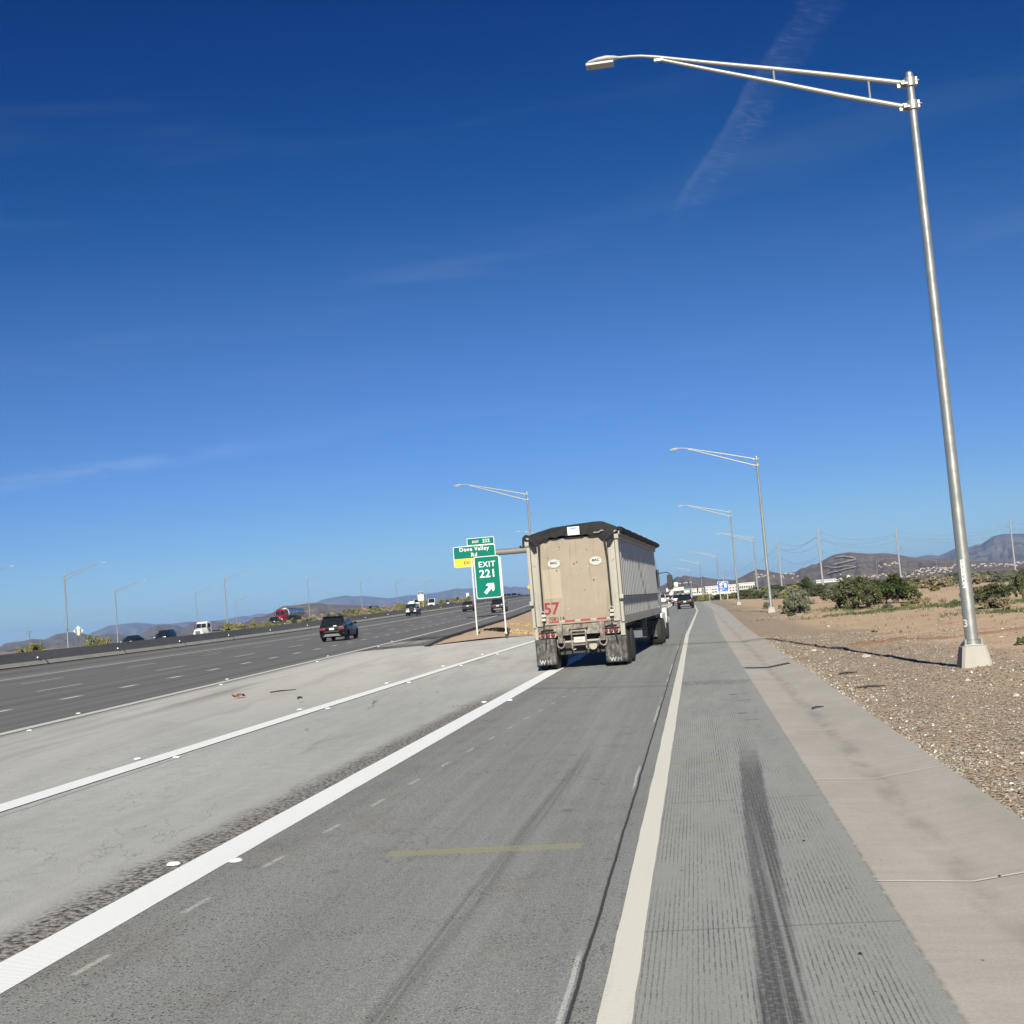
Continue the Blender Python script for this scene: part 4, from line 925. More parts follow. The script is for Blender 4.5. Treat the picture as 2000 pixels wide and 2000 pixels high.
# ribbed side walls
for s_ in (-1, 1):
    P = []; y = .22
    while y < LEN - .3:
        for dy, o_ in ((0, 0), (.035, .06), (.20, .065), (.25, 0)): P.append([(s_ * (1.25 + o_), y + dy, z) for z in (1.50, 2.03, 2.10, 3.80)])
        y += .54
    w_ = MB().grid(P).build('side_wall', M_SIDE, TR, angle=25)
    MB().box(min(s_ * 1.28, s_ * HW), max(s_ * 1.28, s_ * HW), .16, LEN, 1.24, 1.50).build('bottom_rail', M_POST, w_, bevel=.012)
    MB().box(min(s_ * 1.25, s_ * 1.375), max(s_ * 1.25, s_ * 1.375), .2, LEN, 3.80, 3.92).build('top_rail', M_POST, w_, bevel=.012)
    MB().box(min(s_ * 1.25, s_ * 1.435), max(s_ * 1.25, s_ * 1.435), .2, LEN, 3.925, 4.04).build('top_rail_cap', M_POST, w_, bevel=.015)
    MB().box(min(s_ * 1.30, s_ * 1.385), max(s_ * 1.30, s_ * 1.385), .2, LEN, 2.05, 2.085).build('belt_rail', DARK, w_, bevel=.008)
    MB().path([(s_ * 1.43, .25, 4.08)] + [(s_ * 1.47, y, 4.06 + .012 * math.sin(y * 3)) for y in frange(.5, LEN, 24)], .095, 9).build('rolled_tarp_edge', M_TARP, w_)
    for y in frange(1.2, LEN - 1, 5):
        hk = MB(); hk.box(min(s_ * 1.44, s_ * 1.53), max(s_ * 1.44, s_ * 1.53), y - .03, y + .03, 4.0, 4.12); hk.path([(s_ * 1.46, y, 4.15), (s_ * 1.50, y + .03, 4.22), (s_ * 1.46, y + .05, 4.26)], .009, 5); hk.build('tarp_hook', simple('pale_hook', (0.30, 0.30, 0.29), .5), w_)
    for i in range(22): MB().lathe([(.014, 0), (.010, s_ * .01)], (s_ * 1.402, .5 + i * .65, 1.42), 6, 'x').build('rivet', GALVD, w_)
MB().box(-1.3, 1.3, LEN - .06, LEN + .05, 1.3, 4.0).build('front_wall', M_POST, TR)
# tarp over bows
TPX = [-1, -.9, -.7, -.4, .1, .5, .68, .85, 1]; TPZ = [.02, .07, .15, .255, .30, .33, .32, .19, .03]
P = []
for y in frange(-.02, LEN, 60):
    row = []
    for i in range(25):
        u = -1 + 2 * i / 24; xx = u * 1.42
        hgt = 4.06 + float(np.interp(u, TPX, TPZ)) * (1.0 + .04 * math.sin(y * 4.2)) * (1 - .10 * math.exp(-y * 1.2))
        hgt += .035 * mnoise.noise((xx * 1.5, y * .8, 2)) - .035 * abs(math.sin(y * math.pi / 1.9))
        row.append((xx, y, hgt))
    P.append(row)
tp = MB().grid(P).build('tarp', M_TARP, TR, angle=80)
P = []
for j in range(9):       # folded flap hanging over the gate
    v = j / 8; row = []
    for i in range(41):
        u = -1 + 2 * i / 40; xx = u * (1.43 - .33 * v * abs(u) ** .5)
        top = 4.06 + float(np.interp(u, TPX, TPZ)) * .9 + .008
        low = 3.90 + .13 * (1 - (abs(u + .05)) ** 2) - .10 * max(0, abs(u) - .72) / .28 - .02
        fold = .018 * math.sin(u * 34 + v * 2) * v + .03 * mnoise.noise((u * 5, v * 2, 1))
        row.append((xx, -.03 - .10 * math.sin(v * math.pi * .55) + fold, top + (low - top) * v + .02 * math.sin(u * 21) * v))
    P.append(row)
MB().grid(P).build('tarp_flap', M_TARP, tp, angle=80)
for s_ in (-1, 1):
    P = [[(s_ * (1.43 - .36 * v) + .01 * math.sin(k * 3), -.13 - .04 * math.sin(k + v * 4), 4.06 - (.24 * v) - (k / 4) * (.30 * (1 - abs(v - .75)))) for v in (0, .25, .5, .75, 1)] for k in range(5)]
    MB().grid(P).build('tarp_corner', M_TARP, tp, angle=80)
    xs_ = s_ * 1.035
    MB().path([(xs_ - s_ * .04, -.10, 3.84), (xs_, -.075, 3.2), (xs_ + s_ * .005, -.07, 2.4), (xs_ + s_ * .01, -.075, 1.62)], [.034, .030, .030, .030], 6).build('tarp_strap', BLACK, tp)
    MB().path([(xs_ + s_ * .0, -.09, 1.62), (xs_ - .03, -.12, 1.3), (xs_ + .03, -.11, 1.1), (xs_ + (.12 if s_ > 0 else .0), -.13, .72)], .018, 6).build('strap_tail', BLACK, tp)
    rt = MB().box(xs_ - .06, xs_ + .06, -.16, -.07, 1.50, 1.58); rt.path([(xs_ - .07, -.12, 1.74), (xs_ - .02, -.14, 1.80), (xs_ + .05, -.12, 1.74)], .018, 6); rt.box(xs_ - .05, xs_ + .07, -.15, -.08, 1.62, 1.70); rt.build('strap_ratchet', simple('worn_white_metal', (0.36, 0.34, 0.31), .6), tp, bevel=.008)
pl = MB().box(-.06, .30, -.185, -.165, 4.02, 4.27).build('white_placard', WHITE, tp, smooth=False); pl.location = (-.02, 0, -.01)
MB().prism([(-.02, 4.21), (.08, 4.245), (.22, 4.24), (.26, 4.215), (.12, 4.20)], -.192, -.184).build('placard_mark', simple('placard_blue', (0.10, 0.20, 0.45)), pl, smooth=False); MB().prism([(.0, 4.11), (.25, 4.145), (.25, 4.155), (.0, 4.125)], -.192, -.184).build('placard_line', simple('placard_grey', (0.3, 0.34, 0.42)), pl, smooth=False)
MB().path([(.70, -.15, 4.03), (.86, -.19, 4.02), (.93, -.18, 4.07), (1.0, -.16, 4.06)], .022, 6).build('tie_rope', simple('pale_rope', (0.22, 0.21, 0.2)), tp)
MB().path([(-1.43, .05, 4.12), (-1.50, .1, 4.05), (-1.52, .12, 3.78), (-1.60, .1, 3.80), (-1.62, .1, 3.84)], .04, 6).build('tarp_crank', BLACK, tp)
# under-frame at the rear
uf = MB().box(-1.36, 1.36, .0, .14, 1.02, 1.34).build('rear_beam', M_GRIME, TR, bevel=.012)
MB().box(-1.36, -1.26, -.03, .10, .94, 1.34).build('beam_end', M_POST, uf, bevel=.01); MB().box(1.24, 1.38, -.03, .10, .90, 1.34).build('beam_end', M_POST, uf, bevel=.01)
for cx in (-.585, .70):
    MB().box(cx - .075, cx + .075, -.10, .02, .80, 1.36).build('hanger_plate', M_GRIME, uf, bevel=.012)
    MB().path([(cx - .10, -.03, .92), (cx - .11, -.05, .76), (cx - .07, -.06, .68), (cx, -.06, .65), (cx + .07, -.06, .68), (cx + .11, -.05, .76), (cx + .10, -.03, .92)], .026, 8).build('tow_loop', M_GRIME, uf)
for sx, x0 in ((-1, -1.20), (1, .72)):
    lp = MB().box(x0, x0 + .48, -.045, .0, .985, 1.145).build('light_panel', M_POST, uf, bevel=.01)
    MB().box(x0 - .02, x0 + .50, -.12, .0, 1.15, 1.165).build('light_hood', DARK, lp)
    for i in range(3): MB().lathe([(.062, .0), (.062, -.025), (.045, -.045), (.0, -.05)], (x0 + .085 + i * .155, -.05, 1.065), 16, 'y').build('tail_light', M_RED, lp)
    MB().path([(x0 + .03, -.05, 1.20), (x0 + .2, -.06, 1.23), (x0 + .42, -.05, 1.22)], .02, 6).build('air_hose', BLACK, lp)
bl = MB(); bl.box(-.66, .66, -.06, -.0, .80, .86); bl = bl.build('under_ride_bar', M_POST, TR, bevel=.01)
for cx in (-.24, .19): MB().path([(cx, -.02, 1.22), (cx, -.10, 1.15), (cx, -.11, .62), (cx + .02, -.07, .58), (cx + .10, -.05, .60)], .024, 7).build('ladder_rail', M_GRIME, bl)
for zz in (1.14, .72): MB().tube((-.26, -.10, zz), (.21, -.10, zz), .022, n=7).build('ladder_rung', M_GRIME, bl)
MB().path([(-.30, -.06, 1.20), (-.18, -.09, 1.17), (.0, -.10, 1.20), (.18, -.09, 1.18), (.26, -.06, 1.21)], .022, 6).build('air_hose', BLACK, bl)
pt = MB().box(-.185, .165, -.085, -.065, .79, .955).build('license_plate', simple('plate_white', (0.38, 0.365, 0.33), .6, var=.1, scale=12), TR, smooth=False)
text('PL-4136', .075, simple('faint_plate_ink', (0.30, 0.29, 0.27)), pt, (-.01, -.088, .875), ext=.001, name='plate_numerals') if False else MB().box(-.10, .08, -.089, -.084, .855, .885).build('plate_numerals', simple('faint_plate_ink', (0.30, 0.29, 0.27)), pt, smooth=False)
MB().lathe([(.12, 0), (.13, .04), (.09, .09)], (.36, .1, .66), 14, 'y').build('air_tank', simple('dusty_tank', (0.30, 0.27, 0.21), .6), TR)
for x0, x1, z0, z1 in ((-1.385, -.76, .17, .99), (.73, 1.385, .12, .93)):
    P = [[(x0 + (x1 - x0) * i / 8, .02 + .03 * math.sin(i * .9 + 1) * (1 - j / 6) + .02, z0 + (z1 - z0) * j / 6) for i in range(9)] for j in range(7)]
    fl = MB().grid(P).build('mud_flap', M_FLAP, TR, angle=80); so = fl.modifiers.new('solid', 'SOLIDIFY'); so.thickness = .012
    cx = (x0 + x1) / 2; zz = z0 + .085
    text('W', .175, simple('flap_white', (0.32, 0.31, 0.29), .7, var=.15, scale=14), fl, (cx - .115, -.012, zz), bold=.035, ext=.003, name='flap_lettering')
    text('M', .175, simple('flap_grey', (0.17, 0.17, 0.165), .7, var=.2, scale=14), fl, (cx + .085, -.012, zz), bold=.01, ext=.003, name='flap_lettering')
# chassis, axles, wheels
MB().box(-.72, .72, .45, .6, .42, 1.02).box(-.6, .6, .6, 2.7, .62, 1.0).build('dark_underbody', DARK, TR, bevel=.03)  # dark mass added to black out the gap below the rear beam
ch = MB()
for s_ in (-.5, .5): ch.box(s_ - .06, s_ + .06, .2, LEN - .4, .98, 1.28)
for y in frange(1.0, LEN - 1, 12): ch.box(-1.25, 1.25, y - .05, y + .05, 1.24, 1.34)
ch.build('chassis', DARK, TR)
MB().box(-1.28, 1.28, .2, LEN, 1.34, 1.38).build('trailer_floor', DARK, TR)
for y in (.78, 2.08):
    MB().tube((-1.2, y, .53), (1.2, y, .53), .09, n=10).build('axle', M_GRIME, TR)
    for s_ in (-1, 1):
        wheel(TR, s_ * 1.25, y, .53, .27, s_, M_HUBW, M_DUSTTYRE); wheel(TR, s_ * .93, y, .53, .27, s_, M_GRIME, TYRE)
for s_ in (-1, 1):
    lg = MB().box(s_ * .95 - .09, s_ * .95 + .09, 11.0, 11.2, .45, 1.3).build('landing_leg', M_GRIME, TR); MB().box(s_ * .95 - .16, s_ * .95 + .16, 10.95, 11.25, .36, .42).build('landing_foot', M_GRIME, lg)
    MB().tube((s_ * .95, 11.1, .9), (s_ * .4, 12.2, 1.2), .05, n=6).build('leg_brace', M_GRIME, lg)
M_CABW = simple('cab_white_paint', (0.48, 0.48, 0.465), 0.35, 0, 0.06, 2, coat=.5)
for s_ in (-1, 1):
    MB().box(min(s_ * .85, s_ * 1.28), max(s_ * .85, s_ * 1.28), 12.95, 13.0, .35, 1.0).build('mud_flap', M_FLAP, TR)
for y in (13.6, 14.95):
    for s_ in (-1, 1): wheel(TR, s_ * 1.18, y, .53, .50, s_, M_HUBW, M_DUSTTYRE)
cab = MB(); cab.grid([[(-w, y, z0), (-w, y, z1 * .55), (-w * .95, y, z1), (w * .95, y, z1), (w, y, z1 * .55), (w, y, z0)] for y, w, z0, z1 in ((15.6, 1.18, .95, 3.55), (17.2, 1.2, .95, 3.6), (17.9, 1.18, .95, 3.3), (18.15, 1.15, .95, 2.2), (20.6, .95, .8, 1.85), (20.75, .9, .75, 1.6))], True); cab.f += [tuple(range(6)), tuple(range(len(cab.v) - 1, len(cab.v) - 7, -1))]
cb = cab.build('cab', M_CABW, TR, bevel=.04)
for s_ in (-1, 1):
    MB().box(min(s_ * 1.18, s_ * 1.215), max(s_ * 1.18, s_ * 1.215), 16.6, 17.6, 2.3, 3.1).build('side_window', GLASS, cb, bevel=.01)
    P = [[(s_ * x_, y_, z_) for x_ in (.95, 1.31)] for y_, z_ in ((18.55, .75), (18.62, 1.1), (18.9, 1.38), (19.35, 1.48), (19.8, 1.38), (20.1, 1.1), (20.15, .75))]
    fd = MB().grid(P).build('fender', M_CABW, cb); fd.modifiers.new('solid', 'SOLIDIFY').thickness = .04
    MB().box(min(s_ * 1.0, s_ * 1.28), max(s_ * 1.0, s_ * 1.28), 16.1, 18.2, .5, 1.25).build('fuel_tank', simple('side_tank_white', (0.7, 0.69, 0.66), .5), TR, bevel=.08)
    MB().box(min(s_ * 1.16, s_ * 1.30), max(s_ * 1.16, s_ * 1.30), 15.0, 15.15, .85, 1.55).build('quarter_fender', M_CABW, TR, bevel=.03)
    mr = MB().box(min(s_ * 1.50, s_ * 1.74), max(s_ * 1.50, s_ * 1.74), 18.2, 18.3, 2.20, 2.86).build('mirror', BLK, cb, bevel=.04)
    MB().path([(s_ * 1.18, 18.0, 2.95), (s_ * 1.5, 18.15, 2.98), (s_ * 1.62, 18.2, 2.92), (s_ * 1.63, 18.24, 2.8)], .022, 7).build('mirror_arm', DARK, mr); MB().path([(s_ * 1.18, 18.0, 2.0), (s_ * 1.5, 18.15, 2.05), (s_ * 1.62, 18.2, 2.2)], .02, 6).build('mirror_arm', DARK, mr)
    MB().lathe([(.11, 0), (.12, .04), (.08, .1)], (s_ * 1.62, 18.22, 2.05), 12, 'y').build('spot_mirror', simple('spot_mirror_shell', (.5, .5, .5), .3, .5), mr)
    wheel(TR, s_ * 1.12, 19.35, .52, .30, s_, M_HUBW, TYRE)
    MB().tube((s_ * 1.15, 15.45, 1.0), (s_ * 1.15, 15.45, 3.6), .07, n=10).build('exhaust_stack', CHROME, TR)
MB().box(-1.15, 1.15, 20.75, 20.95, .45, .95).build('bumper', CHROME, TR, bevel=.03)
MB().box(-.9, .9, 13.0, 20.5, .75, .98).build('tractor_frame', DARK, TR)

# ================================================================== cars
def paintmat(name, c, rough=.3, metal=0.0, coat=.12): return simple(name, c, rough, metal, 0.04, 2.0, spec=.12, coat=coat)
P_BLACK = paintmat('black_car_paint', (0.0035, 0.004, 0.006)); P_NAVY = paintmat('dark_blue_car_paint', (0.008, 0.013, 0.024)); P_WHITE = paintmat('white_car_paint', (0.55, 0.55, 0.545)); P_GREY = paintmat('grey_car_paint', (0.022, 0.022, 0.024), .3, .1)
P_SILVER = paintmat('silver_car_paint', (0.42, 0.43, 0.44), .3, .6); P_RED = paintmat('red_car_paint', (0.24, 0.010, 0.013)); P_TRIM = simple('black_plastic_trim', (0.0045, 0.0045, 0.005), .7, spec=.06)
M_HEAD = simple('head_lamp_glass', (0.55, 0.56, 0.58), .1, .2); M_SKID = simple('silver_trim', (0.13, 0.13, 0.128), .45, .3); M_PLATE = simple('car_plate_white', (0.5, 0.5, 0.49), .5)
KINDS = {  # length stations: y, z bottom, z belt, half width;   glasshouse: rear bottom y, rear top y, front top y, front bottom y, roof z, half width bottom, top
    'suv': dict(b=[(-2.36, .50, .86, .72), (-2.32, .36, .98, .86), (-2.1, .28, 1.03, .925), (-1.2, .24, 1.05, .945), (.6, .24, 1.02, .945), (1.4, .25, 1.0, .93), (1.95, .28, .92, .89), (2.28, .34, .80, .80), (2.36, .42, .70, .68)], g=(-2.22, -1.78, .25, 1.15, 1.69, .87, .68), r=.36, ax=(-1.4, 1.42), tw=.80),
    'sedan': dict(b=[(-2.38, .50, .80, .70), (-2.34, .38, .96, .82), (-2.0, .28, 1.0, .89), (-1.2, .22, .98, .91), (.6, .22, .94, .91), (1.4, .24, .90, .89), (1.95, .28, .80, .85), (2.3, .34, .68, .76), (2.38, .42, .60, .64)], g=(-1.75, -1.0, .25, 1.1, 1.44, .83, .62), r=.33, ax=(-1.4, 1.42), tw=.78),
    'hatch': dict(b=[(-2.12, .50, .82, .70), (-2.08, .36, .95, .84), (-1.85, .27, 1.0, .89), (-1.1, .23, 1.0, .90), (.6, .23, .96, .90), (1.3, .25, .92, .88), (1.8, .28, .82, .84), (2.05, .34, .72, .76), (2.12, .42, .64, .64)], g=(-1.98, -1.5, .2, 1.0, 1.55, .83, .64), r=.34, ax=(-1.25, 1.3), tw=.77),
    'van': dict(b=[(-2.6, .5, 1.0, .80), (-2.56, .36, 1.15, .93), (-2.3, .3, 1.2, .97), (0, .28, 1.2, .98), (1.4, .28, 1.15, .96), (2.1, .3, 1.05, .92), (2.5, .36, .9, .84), (2.58, .45, .75, .7)], g=(-2.5, -2.3, 1.0, 1.85, 2.15, .93, .80), r=.37, ax=(-1.6, 1.6), tw=.84),
    'offroad': dict(b=[(-2.0, .62, .98, .76), (-1.98, .55, 1.12, .80), (-1.0, .5, 1.15, .82), (.5, .5, 1.13, .82), (.7, .5, 1.12, .78), (1.9, .55, 1.08, .66), (1.98, .6, 1.0, .62)], g=(-1.95, -1.85, .25, .6, 1.84, .78, .72), r=.42, ax=(-1.2, 1.25), tw=.82),
}
def car(kind, label, cat, loc, rz, paint, group=None, rear=True, scale=1.08, name=None, top=None):
    K = KINDS[kind]; t = thing(name or {'suv': 'suv', 'sedan': 'sedan', 'hatch': 'hatchback_car', 'van': 'van', 'offroad': 'off_roader'}[kind], label, cat, loc, rz, group, scale)
    B = K['b']; gy0, gy1, gy2, gy3, zr, wb, wt = K['g']
    bm_ = MB(); P = []
    for y, z0, z1, w in B:
        P.append([(-w * .80, y, z0), (-w * .97, y, z0 + (z1 - z0) * .12), (-w, y, z0 + (z1 - z0) * .55), (-w * .975, y, z0 + (z1 - z0) * .85), (-w * .90, y, z1), (-w * .45, y, z1 + .025), (w * .45, y, z1 + .025), (w * .90, y, z1), (w * .975, y, z0 + (z1 - z0) * .85), (w, y, z0 + (z1 - z0) * .55), (w * .97, y, z0 + (z1 - z0) * .12), (w * .80, y, z0)])
    bm_.grid(P, True); bm_.f += [tuple(range(12)), tuple(range(len(bm_.v) - 1, len(bm_.v) - 13, -1))]
    body = bm_.build('body', paint, t, angle=50)
    zbelt = lambda y: float(np.interp(y, [q[0] for q in B], [q[2] for q in B]))
    def gh(y):   # bottom and top of the glasshouse at station y
        return zbelt(y) - .03
    st = [(gy0, gh(gy0), gh(gy0) + .02, wb, wb), (gy1, gh(gy1), zr - .04, wb, wt), (gy1 + .25, gh(gy1), zr, wb, wt * 1.0), (gy2, gh(gy2), zr - .02, wb, wt), (gy3, gh(gy3), gh(gy3) + .02, wb * .97, wb * .95)]
    gm_ = MB(); gm_.grid([[(-a, y, z0), (-b_, y, z1 - .03), (-b_ * .85, y, z1), (b_ * .85, y, z1), (b_, y, z1 - .03), (a, y, z0)] for y, z0, z1, a, b_ in st], True); gm_.f += [tuple(range(6)), tuple(range(len(gm_.v) - 1, len(gm_.v) - 7, -1))]
    cabin = gm_.build('cabin', top or paint, t, angle=40)
    def quad(nm, a, b, c, d, off):
        q = [Vector(p) for p in (a, b, c, d)]; n = (q[1] - q[0]).cross(q[3] - q[0]).normalized() * off; ce = sum(q, Vector()) / 4
        if n.dot(ce - Vector((0, ce.y if abs(n.x) > .5 else 0, .9))) < 0: n = -n
        m_ = MB(); m_.add([tuple(p + n) for p in q] + [tuple(p - n * .5) for p in q], [(0, 1, 2, 3), (7, 6, 5, 4), (0, 4, 5, 1), (1, 5, 6, 2), (2, 6, 7, 3), (3, 7, 4, 0)]); return m_.build(nm, GLASS, cabin, smooth=False)
    L = lambda a, b, k: tuple(a[i] + (b[i] - a[i]) * k for i in range(3))
    rb = (gy0, gh(gy0) + .02, wb * .90); rt_ = (gy1, zr - .05, wt * .90)
    quad('rear_window', (-rb[2], rb[0] + .02, rb[1] + .05), (rb[2], rb[0] + .02, rb[1] + .05), (rt_[2], rt_[0] - .03, rt_[1] - .04), (-rt_[2], rt_[0] - .03, rt_[1] - .04), .012)
    quad('windscreen', (-wb * .86, gy3 - .05, gh(gy3) + .06), (wb * .86, gy3 - .05, gh(gy3) + .06), (wt * .88, gy2 + .04, zr - .07), (-wt * .88, gy2 + .04, zr - .07), .014)
    for s_ in (-1, 1):
        zb_ = lambda y: gh(y) + .07
        xk = lambda z, y: s_ * (wb + (wt - wb) * (z - gh(y)) / (zr - .07 - gh(y)))
        for y0, y1, y2, y3 in ((gy1 - .18, -.38, -.36, gy1 + .12), (-.28, gy3 - .42, gy2 - .02, -.26)) if kind != 'van' else ((.2, 1.4, .95, .2),):
            zt_ = zr - .12
            quad('side_window', (xk(zb_(y0), y0), y0, zb_(y0)), (xk(zb_(y1), y1), y1, zb_(y1)), (xk(zt_, y2), y2, zt_), (xk(zt_, y3), y3, zt_), .012)
        mr = MB().box(min(s_ * wb, s_ * (wb + .22)), max(s_ * wb, s_ * (wb + .22)), gy3 - .52, gy3 - .38, gh(gy3) + .08, gh(gy3) + .24).build('mirror', P_TRIM if paint in (P_WHITE,) else paint, t, bevel=.03)
        for ay in K['ax']:
            wheel(t, s_ * K['tw'], ay, K['r'], .23, s_, M_RIMW)
            arch = MB(); r_ = K['r'] * 1.13; xo_ = s_ * (float(np.interp(ay, [q[0] for q in B], [q[3] for q in B])) + .006)
            arch.prism([(ay + r_ * math.cos(a_), K['r'] + r_ * math.sin(a_)) for a_ in [math.pi * k / 12 for k in range(13)]] + [(ay - r_, .28), (ay + r_, .28)], xo_ - s_ * .16, xo_ - s_ * .004, 'x'); arch.build('wheel_arch', P_TRIM, t, smooth=False)
        zb2 = zbelt(B[1][0]); w2 = B[1][3]
        MB().box(min(s_ * w2 * .52, s_ * w2 * .99), max(s_ * w2 * .52, s_ * w2 * .99), B[1][0] - .045, B[2][0] + .02, zb2 - .22, zb2 - .06).build('tail_light', M_RED, t, bevel=.02)
        f1 = B[-3]; MB().box(min(s_ * f1[3] * .55, s_ * f1[3] * .97), max(s_ * f1[3] * .55, s_ * f1[3] * .97), B[-3][0] - .05, B[-2][0] + .04, B[-2][2] - .15, B[-2][2] - .0).build('head_light', M_HEAD, t, bevel=.02)
        if kind == 'suv': MB().box(min(s_ * .60, s_ * .84), max(s_ * .60, s_ * .84), B[1][0] - .05, B[1][0] + .1, .46, .53).build('rear_reflector', M_RED, t, bevel=.01)
    y0 = B[0][0]
    MB().box(-.17, .17, y0 - .045, y0 - .02, .76, .90).build('license_plate', M_PLATE, t, bevel=.005)
    MB().box(-B[1][3] * .92, B[1][3] * .92, y0 - .06, y0 + .12, .33, .62).build('rear_bumper', P_TRIM if kind in ('suv', 'offroad') else paint, t, bevel=.04)
    MB().box(-B[-2][3] * .9, B[-2][3] * .9, B[-1][0] - .1, B[-1][0] + .05, .30, .52).build('front_bumper', P_TRIM, t, bevel=.04)
    MB().box(-.45, .45, B[-1][0] - .06, B[-1][0] + .03, .52, B[-1][2] - .02).build('grille', P_TRIM, t, bevel=.02)
    if kind == 'suv':
        MB().prism([(-.62, .34), (.62, .34), (.44, .50), (-.44, .50)], y0 - .085, y0 - .04).build('skid_plate', M_SKID, t, smooth=False)
        MB().box(-.62, .62, gy1 - .22, gy1 + .1, zr - .05, zr - .005).build('roof_spoiler', paint, t, bevel=.02)
        MB().box(-.5, .5, y0 - .066, y0 - .04, .645, .665).build('chrome_strip', M_SKID, t)
        for s_ in (-.55, .55): MB().path([(s_, gy1 + .1, zr - .02), (s_, gy1 + .2, zr + .045), (s_, gy2 - .2, zr + .045), (s_, gy2 - .1, zr - .01)], .018, 6).build('roof_rail', M_SKID, t)
    if kind == 'offroad':
        sw = wheel(t, .12, -2.12, .40, .24, 1, DARK, name='spare_wheel'); sw.rotation_euler = (0, 0, R(-90)); sw.location.z = 1.02
        for s_ in (-1, 1):
            for ay in K['ax']: MB().box(min(s_ * .74, s_ * .97), max(s_ * .74, s_ * .97), ay - .5, ay + .5, .90, .97).build('fender_flare', P_TRIM, t, bevel=.03)
    return t
def fwcar(kind, label, cat, px, py, paint, **k):
    p = onfw(px, py); p.y += 2.3; p.x -= .15; p.z = zf(p.y) + .012
    return car(kind, label, cat, p, FWROT + k.pop('turn', 0), paint, **k)
GF = 'vehicles heading away on the freeway'
s1 = fwcar('suv', 'black SUV with red tail lights and pale skid plate, closest car on the freeway', 'suv', 651, 1253, P_BLACK, group=GF)
MB().box(.10, .34, -2.33, -2.29, .98, 1.06).build('painted_glare', M_HEAD, s1, bevel=.01)  # pale plate standing in for a glint of glare on the tailgate
j = fwcar('offroad', 'white off roader with a spare wheel and a loaded roof, beside the barrier', 'off roader', 803, 1203.5, P_WHITE, group=GF, top=P_TRIM)
ld = MB(); ld.box(-.55, .55, -1.5, .2, 1.87, 2.06, .1, .15); ld.box(-.35, .5, -1.2, -.1, 2.05, 2.25, .12, .12); ld.box(-.62, .62, -1.6, .3, 1.855, 1.88)
o = ld.build('roof_load', WHITE, None, bevel=.06); o.location = j.location; o.rotation_euler = j.rotation_euler; o.scale = j.scale
tag(o, 'pale bundles strapped on the roof of the white off roader', 'luggage')
fwcar('hatch', 'small grey hatchback left of the green EXIT 221 sign', 'car', 914, 1195, P_GREY, group=GF)
fwcar('suv', 'dark grey SUV seen between the legs of the EXIT 221 sign', 'suv', 973, 1196.5, P_GREY, group=GF)
for px, d, kd, pa, lb in ((974, 400, 'suv', P_BLACK, 'black car nearly hidden behind the EXIT 221 sign panel'), (985, 352, 'suv', P_BLACK, 'black SUV just right of the EXIT 221 sign near the crest'), (994, 362, 'suv', P_NAVY, 'dark SUV second right of the EXIT 221 sign near the crest'), (1005, 385, 'suv', P_BLACK, 'black SUV third right of the EXIT 221 sign near the crest'), (1013, 402, 'sedan', P_NAVY, 'dark blue sedan rightmost at the freeway crest')):
    p = atd(px, 1168, d); p.z = zf(p.y) + .012; car(kd, lb, 'car', p, FWROT, pa, group=GF)
def oppcar(kind, label, cat, px, ptop, d, paint, h, **k):
    """a vehicle facing us beyond the barrier; its roof seen at ptop"""
    p = atd(px, ptop, d); p.z -= h * 1.08
    return car(kind, label, cat, p, math.pi + FWROT, paint, group='vehicles coming the other way', **k)
oppcar('sedan', 'dark sedan low behind the barrier, left of the dark SUV', 'car', 258, 1241, 196, P_NAVY, 1.44)
oppcar('suv', 'dark blue SUV with pale headlights behind the left barrier', 'suv', 322, 1230.5, 200, P_NAVY, 1.69)
oppcar('suv', 'dark vehicle with one bright headlight right of the tanker', 'suv', 677, 1191, 330, P_NAVY, 1.69); oppcar('van', 'dark van above the brush, left of the curved road crest', 'van', 729, 1183, 330, P_NAVY, 2.15)
oppcar('suv', 'small dark vehicle in the brush left of the white off roader', 'suv', 774, 1183, 360, P_BLACK, 1.69)
oppcar('van', 'white van facing us right of the white service sign', 'van', 844, 1169, 330, P_WHITE, 2.15); oppcar('suv', 'silver SUV far behind the white van', 'suv', 873, 1171.5, 400, P_SILVER, 1.69)
oppcar('van', 'white van half hidden by the white service sign', 'van', 815, 1170, 420, P_WHITE, 2.15)
# ramp end
def rampcar(kind, label, cat, px, py, paint, d=None, **k):
    p = onz(px, py) if d is None else atd(px, py, d)
    return car(kind, label, cat, (p.x, p.y + 2.3, ZD(p.y) if d is None else p.z), k.pop('turn', 0), paint, group='vehicles queued at the ramp end', **k)
rampcar('suv', 'black SUV with glowing red tail lights on the ramp beyond the truck', 'suv', 1340, 1189, P_BLACK, turn=R(-2))
rampcar('van', 'white van right beside the tractor mirror at the ramp end', 'van', 1293.5, 1178, P_WHITE, 318); rampcar('suv', 'white car third from the tractor in the ramp queue', 'car', 1306.5, 1175.5, P_WHITE, 322); rampcar('sedan', 'red car between the two white ones in the ramp queue', 'car', 1300, 1176, P_RED, 345)
rampcar('suv', 'silver car tucked left of the black SUV at the ramp end', 'suv', 1325, 1182, P_SILVER, 205)
